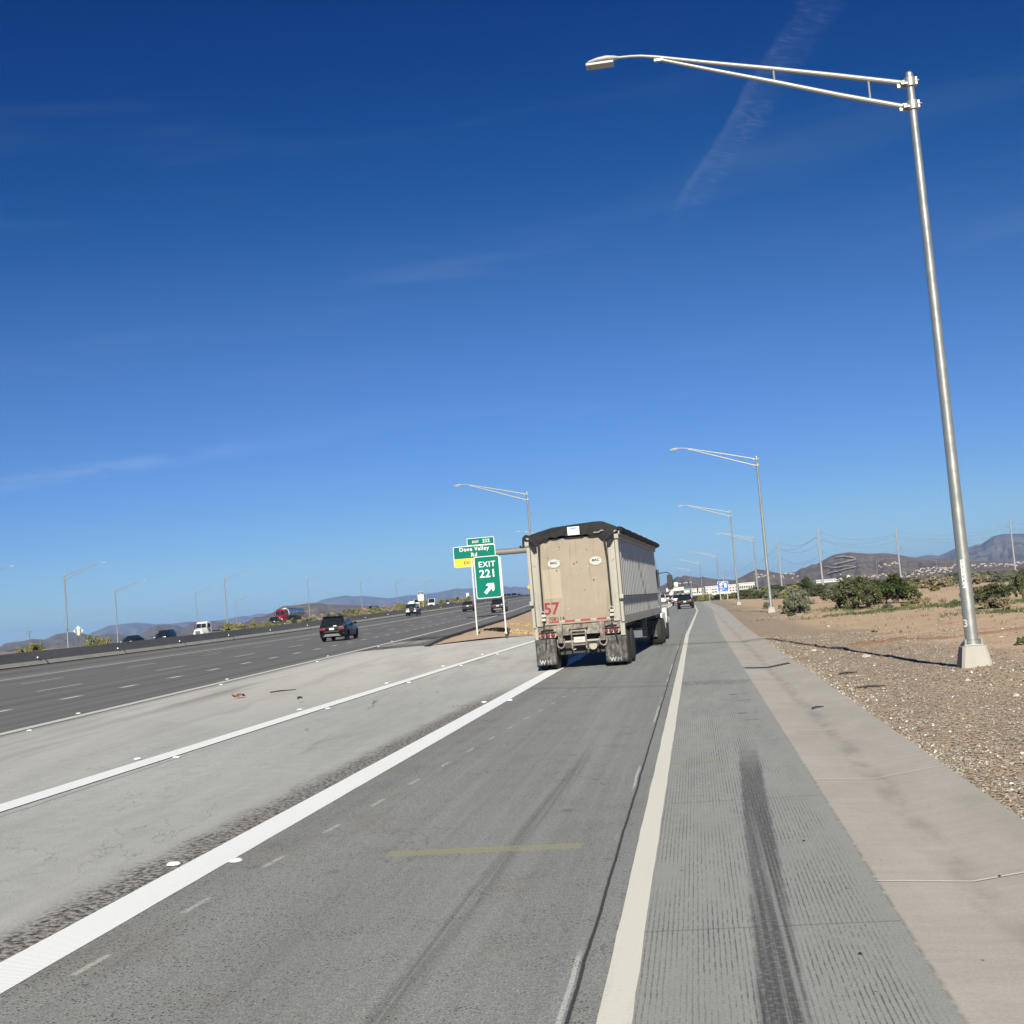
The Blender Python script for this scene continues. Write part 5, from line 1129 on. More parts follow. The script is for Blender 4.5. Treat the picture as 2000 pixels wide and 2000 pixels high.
# big vehicles coming the other way
def tractor(t, paint, hood=1.0):
    c = MB(); c.grid([[(-w, y, z0), (-w, y, z1 * .6), (-w * .94, y, z1), (w * .94, y, z1), (w, y, z1 * .6), (w, y, z0)] for y, w, z0, z1 in ((-1.4, 1.2, .9, 3.3), (.1, 1.2, .9, 3.4), (.6, 1.18, .9, 3.1), (.8, 1.1, .9, 2.1), (2.2, .95, .7, 1.8), (2.35, .9, .7, 1.6))], True); c.f += [tuple(range(6)), tuple(range(len(c.v) - 1, len(c.v) - 7, -1))]
    cb = c.build('cab', paint, t, bevel=.04)
    for s_ in (-1, 1):
        MB().add([(s_ * .04, .70, 2.15), (s_ * 1.06, .70, 2.15), (s_ * 1.03, .52, 3.0), (s_ * .04, .52, 3.0), (s_ * .04, .88, 2.15), (s_ * 1.06, .88, 2.15), (s_ * 1.03, .68, 3.0), (s_ * .04, .68, 3.0)], [(4, 5, 6, 7), (0, 1, 5, 4), (1, 2, 6, 5), (2, 3, 7, 6), (3, 0, 4, 7)]).build('windscreen', GLASS, cb, smooth=False)
        MB().box(min(s_ * 1.19, s_ * 1.215), max(s_ * 1.19, s_ * 1.215), -.8, .2, 2.15, 2.95).build('side_window', GLASS, cb)
        MB().box(min(s_ * 1.35, s_ * 1.55), max(s_ * 1.35, s_ * 1.55), .75, .85, 1.9, 2.6).build('mirror', BLK, cb, bevel=.02)
        MB().box(min(s_ * .70, s_ * 1.12), max(s_ * .70, s_ * 1.12), 1.1, 2.3, .8, 1.25).build('fender', paint, cb, bevel=.08)
        MB().box(min(s_ * .72, s_ * 1.02), max(s_ * .72, s_ * 1.02), 2.28, 2.36, .95, 1.18).build('head_light', M_HEAD, cb, bevel=.02)
        wheel(t, s_ * 1.0, 1.6, .5, .3, s_)
        for ay in (-3.0, -4.3): wheel(t, s_ * .95, ay, .5, .5, s_)
    MB().box(-.55, .55, 2.34, 2.42, .72, 1.55).build('grille', simple('grille_steel', (0.16, 0.17, 0.17), .4, .6), cb, bevel=.02); MB().box(-1.15, 1.15, 2.3, 2.5, .4, .7).build('bumper', simple('bumper_steel', (0.25, 0.25, 0.25), .4, .6), cb, bevel=.03)
    MB().box(-.45, .45, -5.0, 2.0, .6, .9).build('frame', DARK, t)
p = atd(549, 1191.0, 320); t = thing('tanker_truck', 'red tractor with a polished silver tanker trailer beyond the median brush', 'tanker truck', (p.x, p.y, p.z - 3.55), math.pi + FWROT - R(5), None, 1.08); tractor(t, P_RED)
tk = MB().lathe([(.25, -2.2), (.95, -2.35), (1.15, -2.6), (1.18, -13.0), (1.0, -13.3), (.3, -13.45)], (0, 0, 2.45), 28, 'y').build('tank', simple('polished_tank_steel', (0.42, 0.43, 0.44), .25, .85, .04, 2), t)
MB().lathe([(1.19, -2.25), (1.0, -2.0), (.3, -1.85)], (0, 0, 2.45), 24, 'y').build('tank_head', WHITE, t)
for s_ in (-1, 1):
    for ay in (-11.2, -12.5): wheel(t, s_ * .95, ay, .5, .5, s_)
    MB().box(min(s_ * .95, s_ * 1.2), max(s_ * .95, s_ * 1.2), -10, -4.2, .6, 1.35).build('side_skirt', DARK, t)
MB().box(-.3, .3, -10, -3, 3.62, 3.72).build('walkway', GALVD, t)
p = atd(396, 1214.5, 262); t = thing('flatbed_truck', 'white flatbed truck facing us behind the left barrier', 'flatbed truck', (p.x, p.y, p.z - 3.35), math.pi + FWROT - R(9), None, 1.0); tractor(t, P_WHITE)
MB().box(-1.2, 1.2, -13, -1.9, 1.25, 1.45).build('flat_bed', DARK, t); MB().box(-1.2, 1.2, -13.3, -13.0, 1.0, 1.6).build('end_board', WHITE, t); MB().box(-.7, .7, -9.2, -7.6, 1.45, 2.2, .2, .3).build('load', DARK, t, bevel=.05)
for s_ in (-1, 1):
    for ay in (-10.9, -12.1): wheel(t, s_ * .95, ay, .5, .5, s_)
# pickups
def pickup(label, loc, rz, paint, group, cover=None):
    t = thing('pickup_truck', label, 'pickup truck', loc, rz, group, 1.08)
    b = MB(); b.grid([[(-w, y, .45), (-w, y, z1), (w, y, z1), (w, y, .45)] for y, w, z1 in ((-2.8, .92, 1.12), (-.9, .95, 1.14), (1.3, .95, 1.12), (2.4, .9, 1.05), (2.7, .8, .9))], True); b.f += [(0, 1, 2, 3), tuple(range(len(b.v) - 1, len(b.v) - 5, -1))]
    bd = b.build('body', paint, t, bevel=.05)
    c = MB(); c.grid([[(-.92, y, 1.1), (-w, y, z1), (w, y, z1), (.92, y, 1.1)] for y, w, z1 in ((-1.0, .88, 1.15), (-.85, .74, 1.82), (.5, .74, 1.84), (1.3, .85, 1.15))], True); c.f += [(0, 1, 2, 3), tuple(range(len(c.v) - 1, len(c.v) - 5, -1))]
    cb = c.build('cabin', paint, t, bevel=.04)
    MB().add([(-.78, 1.26, 1.22), (.78, 1.26, 1.22), (.68, .60, 1.79), (-.68, .60, 1.79)], [(0, 1, 2, 3)]).build('windscreen', GLASS, cb, loc=(0, .03, .02)); MB().add([(-.74, -1.0, 1.22), (.74, -1.0, 1.22), (.66, -.88, 1.75), (-.66, -.88, 1.75)], [(0, 1, 2, 3)]).build('rear_window', GLASS, cb, loc=(0, -.03, 0))
    MB().box(-.85, .85, -2.74, -1.05, 1.13, 1.17).build('bed_cover', BLK, t)
    for s_ in (-1, 1):
        MB().add([(s_ * .93, -.7, 1.2), (s_ * .93, .95, 1.2), (s_ * .78, .45, 1.74), (s_ * .78, -.72, 1.74)], [(0, 1, 2, 3)]).build('side_window', GLASS, cb, loc=(s_ * .02, 0, 0))
        MB().box(min(s_ * .72, s_ * .92), max(s_ * .72, s_ * .92), -2.84, -2.7, .78, 1.08).build('tail_light', M_RED, t); MB().box(min(s_ * .5, s_ * .84), max(s_ * .5, s_ * .84), 2.55, 2.74, .75, .92).build('head_light', M_HEAD, t)
        MB().box(min(s_ * .95, s_ * 1.16), max(s_ * .95, s_ * 1.16), .7, .85, 1.2, 1.4).build('mirror', BLK, t, bevel=.02)
        for ay in (-1.7, 1.75): wheel(t, s_ * .84, ay, .40, .26, s_)
    MB().box(-.9, .9, -2.95, -2.78, .5, .72).build('bumper', CHROME, t, bevel=.02); MB().box(-.17, .17, -2.97, -2.94, .54, .66).build('license_plate', M_PLATE, t)
    return t
p = atd(536, 1205.0, 300); pickup('dark blue pickup just left of the red tanker truck', (p.x, p.y, p.z - 1.98), math.pi + FWROT, P_NAVY, 'vehicles coming the other way')
p = atd(1315.5, 1175.5, 300); pickup('black pickup in the ramp queue left of the black SUV', (p.x, p.y + 2.8, p.z), 0, P_BLACK, 'vehicles queued at the ramp end')

# ================================================================== vegetation
def leafmat(name, c0, c1, c2):
    m = Mat(name, 0.75, 0, 0.15); m.pos(True); i = m.island(); n = m.noise(m.vec, 1.3, 4)
    col = m.mix(i, c0, c1); col = m.mix(n.sm(0.52, 0.72) * 0.7, col, c2); m.color(col)
    m.b.inputs['Subsurface Weight'].default_value = 0.0
    return m.mat
LF_GREY = leafmat('grey_green_leaf', (0.095, 0.10, 0.065), (0.155, 0.16, 0.11), (0.19, 0.185, 0.125))
LF_DARK = leafmat('dark_creosote_leaf', (0.022, 0.034, 0.010), (0.060, 0.078, 0.022), (0.085, 0.09, 0.03))
LF_OLIVE = leafmat('olive_mesquite_leaf', (0.045, 0.052, 0.024), (0.095, 0.10, 0.045), (0.125, 0.125, 0.06))
LF_PALO = leafmat('yellow_green_leaf', (0.105, 0.105, 0.035), (0.20, 0.185, 0.07), (0.24, 0.21, 0.10))
LF_DRY = leafmat('dry_brush_twig', (0.17, 0.135, 0.085), (0.29, 0.235, 0.15), (0.12, 0.11, 0.06))
LF_WEED = leafmat('low_weed_leaf', (0.045, 0.065, 0.025), (0.10, 0.125, 0.055), (0.14, 0.14, 0.07))
BARK = simple('desert_bark', (0.085, 0.065, 0.05), 0.9, var=.3, scale=9)
def crown_mesh(name, n, clumps, leaf, mat, seed, rx=1.0, rz=1.0, base=.12, up=.3):
    """n leaf blades spread in ragged clumps and shoots over an uneven dome of radius 1, height 1"""
    r = np.random.default_rng(seed); cs = []
    while len(cs) < clumps:
        a = r.uniform(0, 2 * math.pi); e = r.uniform(0, 1) ** .8 * math.pi / 2
        lim = .72 + .42 * mnoise.noise((math.cos(a) * 1.5 + seed * 3.1, math.sin(a) * 1.5, e * 1.6)) + r.uniform(-.12, .12)
        k = lim * r.uniform(.35, 1) ** .5
        cs.append((math.cos(a) * math.cos(e) * k * rx, math.sin(a) * math.cos(e) * k * rx, base + math.sin(e) * k * (.95 - base) * rz, r.uniform(.07, .22)))
    V = []; Fc = []
    C = np.array(cs); pick = r.integers(0, clumps, n)
    d = r.normal(size=(n, 3)); d /= np.linalg.norm(d, axis=1)[:, None]
    pos = C[pick, :3] + d * (C[pick, 3] * r.uniform(.2, 1, n) ** .6)[:, None] * np.array([1, 1, .85])
    pos[:, 2] = np.maximum(pos[:, 2], .02)
    ax = d * .7 + r.normal(size=(n, 3)) * .6 + np.array([0, 0, up]); ax /= np.linalg.norm(ax, axis=1)[:, None]
    sd_ = np.cross(ax, r.normal(size=(n, 3))); sd_ /= np.linalg.norm(sd_, axis=1)[:, None]
    L = leaf * r.uniform(.6, 1.4, n); wd = L * r.uniform(.22, .4, n)
    a = pos - ax * L[:, None] * .5; b = pos + ax * L[:, None] * .5
    v = np.empty((n, 4, 3)); v[:, 0] = a; v[:, 1] = pos + sd_ * wd[:, None]; v[:, 2] = b; v[:, 3] = pos - sd_ * wd[:, None]
    me = bpy.data.meshes.new(name); me.vertices.add(n * 4); me.vertices.foreach_set('co', v.astype(np.float32).ravel())
    me.loops.add(n * 4); me.loops.foreach_set('vertex_index', np.arange(n * 4, dtype=np.int32)); me.polygons.add(n); me.polygons.foreach_set('loop_start', np.arange(0, n * 4, 4, dtype=np.int32))
    me.update(calc_edges=True); me.materials.append(mat); return me, cs
def plant_mesh(kind, seed):
    if kind == 'grey': return crown_mesh('crown', 9000, 80, .075, LF_GREY, seed, 1.0, 1.0, .06, .8)
    if kind == 'dark': return crown_mesh('crown', 8000, 66, .08, LF_DARK, seed, 1.0, 1.0, .10, .5)
    if kind == 'olive': return crown_mesh('crown', 6500, 52, .08, LF_OLIVE, seed, 1.0, 1.0, .16, .2)
    if kind == 'palo': return crown_mesh('crown', 3800, 44, .10, LF_PALO, seed, 1.0, 1.0, .08, .9)
    if kind == 'dry': return crown_mesh('crown', 2600, 22, .13, LF_DRY, seed, 1.0, 1.0, .05, .8)
    if kind == 'weed': return crown_mesh('crown', 1500, 16, .16, LF_WEED, seed, 1.0, 1.0, .05, .5)
PROT = {}
def plant(kind, label, cat, loc, rx, hgt, seed=0, group=None, name=None, stems=7, trunk=True, rot=None):
    key = (kind, seed)
    if key not in PROT:
        me, cs = plant_mesh(kind, seed + 11 * len(kind)); mb = MB(); r = random.Random(seed)
        for c in sorted(cs, key=lambda q: q[2])[-stems * 2::2]:
            b0 = (r.uniform(-.06, .06), r.uniform(-.06, .06), -.05); mid = (c[0] * .45 + r.uniform(-.05, .05), c[1] * .45, c[2] * .5)
            mb.path([b0, mid, c[:3]], [.028, .018, .006], 5)
        tm = bpy.data.objects.new('x', None); ob = mb.build('trunk', BARK, None); PROT[key] = (me, ob.data); bpy.data.objects.remove(ob); bpy.data.objects.remove(tm)
    t = thing(name or {'grey': 'desert_bush', 'dark': 'creosote_bush', 'olive': 'mesquite_tree', 'palo': 'palo_verde_bush', 'dry': 'dry_shrub', 'weed': 'weed_clump'}[kind], label, cat, loc, random.uniform(0, 6.28) if rot is None else rot, group)
    t.scale = (rx, rx, hgt)
    o = bpy.data.objects.new('crown', PROT[key][0]); COL.objects.link(o); o.parent = t
    if trunk: o = bpy.data.objects.new('trunk', PROT[key][1]); COL.objects.link(o); o.parent = t
    return t
def on_des(px, py):
    p = onz(px, py)
    for _ in range(6): p = onz(px, py, dz_(p.x, p.y) if p.x < 118 and p.y < 330 else ZD(p.y) - .4)
    return p
def bush(kind, label, cat, px, py, wpx, hpx, seed, group=None, **k):
    p = on_des(px, py); s = (p - Vector(_C)).length / 2400
    return plant(kind, label, cat, (p.x, p.y + wpx * s * .3, p.z - .03), wpx * s / 2 / .95, hpx * s / .95, seed, group, **k)
bush('grey', 'round grey green bush beside the second lamp pole', 'bush', 1556, 1199, 86, 52, 1)
bush('olive', 'olive mesquite with drooping left side in front of the terraced hill', 'tree', 1680, 1189, 138, 64, 2, stems=9); bush('olive', 'small olive shrub tucked left of the drooping mesquite', 'bush', 1646, 1173, 40, 34, 3)
bush('dark', 'dark green creosote clump with bare pale stems, right of the drooping mesquite', 'bush', 1757, 1179, 112, 58, 4, stems=14)
bush('dry', 'dry straw coloured shrub between the mesquite and the dark creosote', 'shrub', 1722, 1181, 34, 26, 5); bush('dry', 'brown dry shrub at the foot of the dark creosote', 'shrub', 1788, 1181, 44, 16, 6)
bush('olive', 'thin open mesquite right of the nearest lamp pole', 'tree', 1940, 1187, 108, 50, 7, stems=10); bush('dry', 'grey dry shrub under the open mesquite', 'shrub', 1955, 1187, 70, 26, 8)
bush('olive', 'dark shrub cut off by the right edge of the picture', 'tree', 2004, 1172, 56, 62, 9)
bush('dark', 'dark green tree standing above the round grey bush', 'tree', 1579, 1166, 46, 42, 10)
bush('weed', 'small blue green weed at the foot of the nearest lamp pole', 'weed', 1880, 1286, 22, 17, 11, trunk=False); bush('weed', 'small bright weed at the right edge beyond the gravel', 'weed', 1997, 1260, 30, 20, 12, trunk=False)
bush('weed', 'tiny green weed in the bare soil left of the pole shadow', 'weed', 1708, 1235, 18, 6, 13, trunk=False); bush('weed', 'flat green weed below the round grey bush', 'weed', 1545, 1203, 26, 9, 14, trunk=False)
# low dry growth round the bigger bushes, each small clump its own
r = random.Random(31)
for i, (px, py, wl) in enumerate(((1612, 1196, 'right of the round grey bush'), (1500, 1189, 'left of the second lamp pole'), (1535, 1190, 'behind the round grey bush'), (1640, 1188, 'left of the drooping mesquite'), (1700, 1190, 'in front of the drooping mesquite'), (1735, 1188, 'below the dry straw shrub'), (1772, 1186, 'below the dark creosote'), (1812, 1182, 'right of the dark creosote'), (1842, 1176, 'near the nearest lamp pole, far side'), (1868, 1182, 'just left of the nearest lamp pole'), (1905, 1196, 'just right of the nearest lamp pole'), (1968, 1194, 'below the right hand mesquite'), (1590, 1180, 'on the bare flat between bush and mesquite'), (1620, 1170, 'behind the bare flat'), (1830, 1158, 'on the low soil mound'), (1875, 1150, 'at the top of the soil mound'), (1890, 1170, 'behind the nearest lamp pole'))):
    k_ = ('dry', 'grey', 'palo', 'dry')[i % 4]; bush(k_, 'low %s tuft %s' % ({'dry': 'straw coloured', 'grey': 'grey green', 'palo': 'yellow green'}[k_], wl), 'shrub', px, py, r.uniform(18, 40), r.uniform(9, 17), 40 + i % 3, name='shrub_tuft', trunk=False)
# belt of trees behind
r = random.Random(5); zones = [(1350, 1450, 'behind the blue services sign'), (1450, 1520, 'behind the second lamp pole'), (1520, 1640, 'below the pointed hill'), (1640, 1780, 'below the terraced hill'), (1780, 1900, 'left of the nearest lamp pole'), (1900, 2040, 'right of the nearest lamp pole')]
cnt = 0; used = {}
for row, (d0, d1, n, hm) in enumerate(((165, 205, 34, 2.4), (205, 265, 60, 2.8), (265, 380, 62, 3.6), (380, 620, 50, 4.8))):
    for i in range(n):
        px = 1362 + (2030 - 1362) * (i + r.random()) / n; d = r.uniform(d0, d1)
        if row == 0 and px < 1500: continue
        if row < 2 and px < 1440: d = r.uniform(265, 330)
        p = atd(px, 1150, d); z = (dz_(p.x, p.y) if (p.x < 118 and p.y < 330 and p.x > 3) else ZD(p.y) - .5)
        lim = atd(px, float(np.interp(px, [1362, 1440, 1470, 1520, 1600, 1650, 1700, 1800, 1900, 2030], [1161, 1153, 1139, 1135, 1138, 1134, 1130, 1124, 1115, 1108])) + r.uniform(-2, 7), d).z
        h = max(.7, min(hm * r.uniform(.6, 1.15), lim - z)); kd = r.choice(['olive', 'olive', 'dark', 'palo', 'grey']) if row else r.choice(['olive', 'dry', 'grey', 'palo'])
        zn = next(q[2] for q in zones if q[0] <= px <= q[1]) if px < 2040 else zones[-1][2]
        nm = {'olive': 'olive desert tree', 'dark': 'dark green desert tree', 'palo': 'yellow green desert tree', 'grey': 'grey green desert tree', 'dry': 'dry brown shrub'}[kd]
        plant(kd, '%s in the %s scrub row %s' % (nm, ['nearest', 'second', 'third', 'farthest'][row], zn), 'tree' if kd != 'dry' else 'shrub', (p.x, p.y, z - .1), h * r.uniform(1.0, 1.9), h, 20 + i % 3, 'desert scrub, %s, %s, row %d' % (nm, zn, row))
# beyond the barrier
def lbush(kind, label, px, ptop, d, wpx, h, seed, group=None):
    p = atd(px, ptop, d); s = d / 2400; return plant(kind, label, 'bush', (p.x, p.y, p.z - h), wpx * s * .8, h / .95, seed, group)
lbush('palo', 'leftmost yellow green bush over the barrier, under the wooden power pole', 60, 1253, 180, 54, 3.0, 31); lbush('palo', 'yellow green bush over the barrier right of the diamond sign', 190, 1233, 180, 46, 3.4, 32)
lbush('dry', 'tan dry bush left of the yellow brush, beside the flatbed truck', 462, 1212, 260, 36, 3.5, 33)
r = random.Random(9)
for i in range(58):
    px = 446 + i * 8.4 + r.uniform(-4, 4); y = float(np.interp(px, [446, 640, 800, 940], [190, 245, 330, 430])) * r.uniform(.92, 1.12)
    p = atd(px, 1190, y); u = p.x + .066 * p.y - ub(p.y)
    top = float(np.interp(px, [446, 500, 560, 640, 700, 760, 800, 860, 940], [1216, 1216, 1208, 1198, 1188, 1182, 1176, 1167, 1163])) + r.uniform(-2, 4)
    q = atd(px, top, y); h = max(1.2, min(4.5, q.z - mz(p.x, p.y)))
    kd = r.choice(['palo', 'dry', 'olive', 'dry', 'palo']); nm = {'palo': 'yellow green brush', 'dry': 'tan dry brush', 'olive': 'olive brush'}[kd]
    zn = 'left of the tanker truck' if px < 520 else 'in front of the tanker truck' if px < 600 else 'behind the closest black SUV' if px < 700 else 'left of the white off roader' if px < 800 else 'below the white water tank'
    plant(kd, '%s growing on the median %s' % (nm, zn), 'brush', (q.x, q.y, q.z - h), h * r.uniform(.7, 1.1), h, 30 + i % 2, 'median brush, %s, %s' % (nm, zn), trunk=False)

# weeds and straw over the bare soil: patches nobody could count
def tufts(name, pts, mat, h, seed, wide=.5):
    r = np.random.default_rng(seed); V = []; F = []
    for x, y in pts:
        z = dz_(x, y) if x > 2.3 else gd(x, y)
        for k in range(5):
            a = r.uniform(0, 6.28); hh = h * r.uniform(.4, 1.2); c = np.array([x + r.normal() * .12, y + r.normal() * .12, z - .01]); d = np.array([math.cos(a), math.sin(a), 0]) * hh * wide * r.uniform(.3, 1.3); s = np.array([-math.sin(a), math.cos(a), 0]) * hh * .16
            o = len(V); V += [c - s, c + s, c + d * .6 + s * .8 + [0, 0, hh * .7], c + d + [0, 0, hh], c + d * .6 - s * .8 + [0, 0, hh * .7]]; F.append((o, o + 1, o + 2, o + 3, o + 4))
    mb = MB(); mb.v = [tuple(q) for q in V]; mb.f = F; o = mb.build(name, mat, fix=False, smooth=False); o['kind'] = 'stuff'; return o
rr = np.random.default_rng(4)
def region(n, boxes):
    out = []
    for x0, x1, y0, y1, k in boxes:
        for _ in range(int(n * k)): out.append((rr.uniform(x0, x1), y0 + (y1 - y0) * rr.random()))
    return out
pts = []
for cx, cy, sx, sy, n in ((11.5, 75, 4.5, 4, 520), (16.5, 72, 3.5, 3, 420), (14.2, 57, 2.6, 3.2, 430), (18, 60, 3, 4, 350), (21, 74, 4, 5, 260), (9.5, 84, 2.5, 3, 160)):
    for _ in range(n): pts.append((cx + rr.normal() * sx * .55, cy + rr.normal() * sy * .55))
tufts('low_weeds', pts, LF_WEED, .13, 3, 1.2)
pts = [(6 + rr.random() ** 1.2 * 22, 45 + rr.random() * 75) for _ in range(700)]; tufts('dry_grass', pts, LF_DRY, .12, 5, 1.0)
pts = []
for _ in range(260): t_ = rr.random(); pts.append((-13 + t_ * 3.2, 75 + rr.normal() * .7 + t_ * 1.5))
for _ in range(260): t_ = rr.random(); pts.append((-13.4 + t_ * 3.6 , 88 - t_ * 6 + rr.normal() * .25))
tufts('straw_litter', pts, simple('straw', (0.50, 0.37, 0.19), .9, var=.3, scale=3), .13, 6, 1.6)

# ================================================================== loose stones
def stones(name, n, seed):
    r = np.random.default_rng(seed)
    base = np.array([(1, 0, 0), (-1, 0, 0), (0, 1, 0), (0, -1, 0), (0, 0, 1), (0, 0, -1)], float); fc = [(0, 2, 4), (2, 1, 4), (1, 3, 4), (3, 0, 4), (2, 0, 5), (1, 2, 5), (3, 1, 5), (0, 3, 5)]
    V = np.empty((n, 6, 3)); k = 0
    while k < n:
        y = 7.5 + (r.random() ** 1.5) * 42; x = 2.36 + r.random() ** 1.7 * (2.5 + y * .28)
        if r.random() > .30 + .7 * (fbm(x, y, .5) + .5): continue
        s = (.006 + .017 * r.random() ** 2.2) * (1.9 if r.random() < .03 else 1) * (1 + max(0, y - 15) * .016); q = base * s * r.uniform(.6, 1.3, (6, 1)) * np.array([1, 1, .7]); a = r.uniform(0, 6.28); c, s_ = math.cos(a), math.sin(a)
        q = q @ np.array([[c, -s_, 0], [s_, c, 0], [0, 0, 1]]); V[k] = q + np.array([x, y, dz_(x, y) + s * .25]); k += 1
    mb = MB(); mb.v = V.reshape(-1, 3).tolist(); mb.f = [tuple(i * 6 + j for j in f) for i in range(n) for f in fc]
    m = Mat('gravel_stone', 0.9, 0, 0.2); m.pos(); i = m.island(); j = (i * 7.31).fract()
    col = m.mix(i, (0.12, 0.11, 0.096), (0.39, 0.355, 0.305)); col = m.mix(j.sm(.955, .97), col, (0.66, 0.63, 0.58)); col = m.mix(j.sm(.14, .09), col, (0.25, 0.165, 0.125)); m.color(col)
    o = mb.build(name, m.mat, fix=False, smooth=False); o['kind'] = 'stuff'; return o
stones('loose_gravel', 26000, 2)
# bigger rocks, each its own
r = random.Random(12); ROCK = simple('pale_rock', (0.38, 0.30, 0.235), .9, var=.3, scale=12, bump=.01); ROCKW = simple('white_rock', (0.40, 0.355, 0.30), .9, var=.2, scale=12)
def rock(label, x, y, s, mt, group=None):
    bm = bmesh.new(); bmesh.ops.create_icosphere(bm, subdivisions=2, radius=s)
    sd_ = r.uniform(0, 50)
    for v in bm.verts: v.co *= 1 + .45 * mnoise.noise(v.co / s * 1.1 + Vector((sd_, 0, 0))); v.co.z *= .65
    me = bpy.data.meshes.new('rock'); bm.to_mesh(me); bm.free(); me.materials.append(mt); o = bpy.data.objects.new('rock', me); COL.objects.link(o); o.location = (x, y, dz_(x, y) + s * .15); return tag(o, label, 'rock', group)
for px, py, s, mt, lb in ((1692, 1284, .10, ROCKW, 'pale rock just below the kink of the pole shadow'), (1590, 1272, .08, ROCK, 'flat rock among twigs left of the pole shadow'), (1890, 1330, .05, ROCKW, 'small pale rock in front of the lamp pedestal'), (1868, 1240, .05, ROCK, 'small brown rock on the soil ridge left of the lamp pole'), (1618, 1224, .09, ROCKW, 'whitish rock on the bare soil near the dry grass'), (1985, 1360, .06, ROCKW, 'white stone near the right edge in the gravel'), (1955, 1245, .07, ROCK, 'brown rock on the soil ridge right of the lamp pole')):
    p = on_des(px, py); rock(lb, p.x, p.y, s, mt)

# ================================================================== road bits
M_CER = simple('ceramic_white', (0.82, 0.83, 0.82), 0.25, 0, 0.06, 20, spec=.5)
def button(x, y, z, label, first=[None]):
    if first[0] is None:
        o = MB().lathe([(.062, 0), (.060, .006), (.048, .016), (.025, .021), (.0, .022)], n=20).build('road_button', M_CER, None, angle=60); first[0] = o
    else: o = first[0].copy(); COL.objects.link(o)
    o.location = (x, y, z); return tag(o, label, 'road button', 'white ceramic buttons beside the painted lines')
near = ['nearest', 'second', 'third', 'fourth', 'fifth', 'sixth', 'seventh', 'eighth', 'ninth', 'tenth']
for i, y in enumerate((10.42, 26.5, 42.6)):
    if i < 2 or True:
        button(-4.74, y, .003, '%s white button left of the wide white line' % near[i]); button(-4.17, y, .003, '%s white button right of the wide white line' % near[i])
for i, y in enumerate((18.85, 27.05, 35.0, 43.1, 51.2)):
    button(-9.08, y, gz(-9.08, y) + .012, '%s white button left of the thin white line' % near[i]); button(-8.42, y, gz(-8.42, y) + .012, '%s white button right of the thin white line' % near[i])
for i, y in enumerate((25.5, 29.8, 38.8, 42.0, 52.0, 57.5, 66, 75)):
    sgn = -1 if i % 2 else 1; x = fx(y, 0) + sgn * .42; button(x, y, zf(y) + .012 if x < fx(y, 0) else gz(x, y) + .006, '%s white button on the freeway edge line' % near[i])
# drain grate in the apron
gy = 31.6; t = thing('drain_grate', 'row of black slots of a drain grate across the tan gutter', 'drain grate', (1.62, gy, -.02), R(4))
IRON = simple('cast_iron', (0.05, 0.045, 0.04), .8, .2); 
mb = MB(); mb.grid([[(x, y, apz(1.62 + x, gy) + .028) for x in frange(-.54, .54, 12)] for y in (-.20, -.07)]); mb.build('frame', BLK, t, smooth=False)
for i in range(15):
    x = -.53 + i * 1.06 / 14; mb = MB(); mb.grid([[(x + q - (y + .2) * .06, y, apz(1.62 + x, gy) + .029) for q in (-.021, .021)] for y in (-.10, .30)]); mb.build('slot', BLK, t, smooth=False)
# litter
def twig(label, px, py, L, a, mt=BARK, r_=.014, cat='twig', name='twig', z=None):
    p = on_des(px, py) if z is None else onz(px, py, z); z0 = dz_(p.x, p.y) if z is None else z
    if z is None and p.x < 2.33: z0 = apz(p.x, p.y)
    c, s = math.cos(a) * L / 2, math.sin(a) * L / 2
    return tag(MB().path([(p.x - c, p.y - s, z0 + r_), (p.x - c * .2, p.y - s * .2 + .02, z0 + r_ * 1.8), (p.x + c, p.y + s, z0 + r_ * 1.2)], [r_, r_, r_ * .6], 6).build(name, mt), label, cat)
twig('short dark stick on the gravel, lower of two', 1700, 1344, .55, .1, DARK, .02); twig('short dark stick on the gravel, upper of two', 1657, 1317, .38, .0, DARK, .018)
twig('bent dark twig lying on the tan gutter', 1597, 1379, .22, .5, DARK, .014); twig('black scrap on the pale concrete at the left', 132, 1439, .55, .1, BLACK, .025, 'scrap', 'rubber_scrap')
RAG = simple('torn_red_plastic', (0.24, 0.07, 0.04), .6, var=.3)
p = onz(466, 1362, gz(-13.2, 35)); mb = MB(); mb.grid([[(u * .34, v * .16, .05 + .04 * math.sin(u * 7 + v * 4)) for u in frange(-.5, .5, 8)] for v in frange(-.5, .5, 5)]); o = mb.build('plastic_scrap', RAG, None); o.location = p; so = o.modifiers.new('s', 'SOLIDIFY'); so.thickness = .01; tag(o, 'torn red plastic scrap on the pale gore concrete', 'scrap')
twig('dark strip of rubber right of the red scrap', 553, 1351, .7, .5, BLACK, .018, 'scrap', 'rubber_scrap', gz(-12, 40) + .01)
twig('small dark lump below the red scrap', 586, 1366, .12, .2, BLACK, .03, 'scrap', 'rubber_scrap', gz(-11.5, 34)); twig('small dark scrap near the thin white line at the left', 274, 1453, .12, .2, BLACK, .025, 'scrap', 'rubber_scrap', .0)
for px, py, s, lb in ((1680, 1864, .011, 'black pebble on the grey shoulder, largest of the loose ones'), (1570, 1643, .010, 'black pebble on the shoulder near the slab joint'), (1952, 1708, .009, 'black pebble on the tan gutter')):
    p = onz(px, py); o = MB().lathe([(s, 0), (s * 1.1, s * .5), (s * .6, s)], n=8).build('pebble', BLACK); o.location = (p.x, p.y, (apz(p.x, p.y) if p.x > 1 else 0)); tag(o, lb, 'pebble')

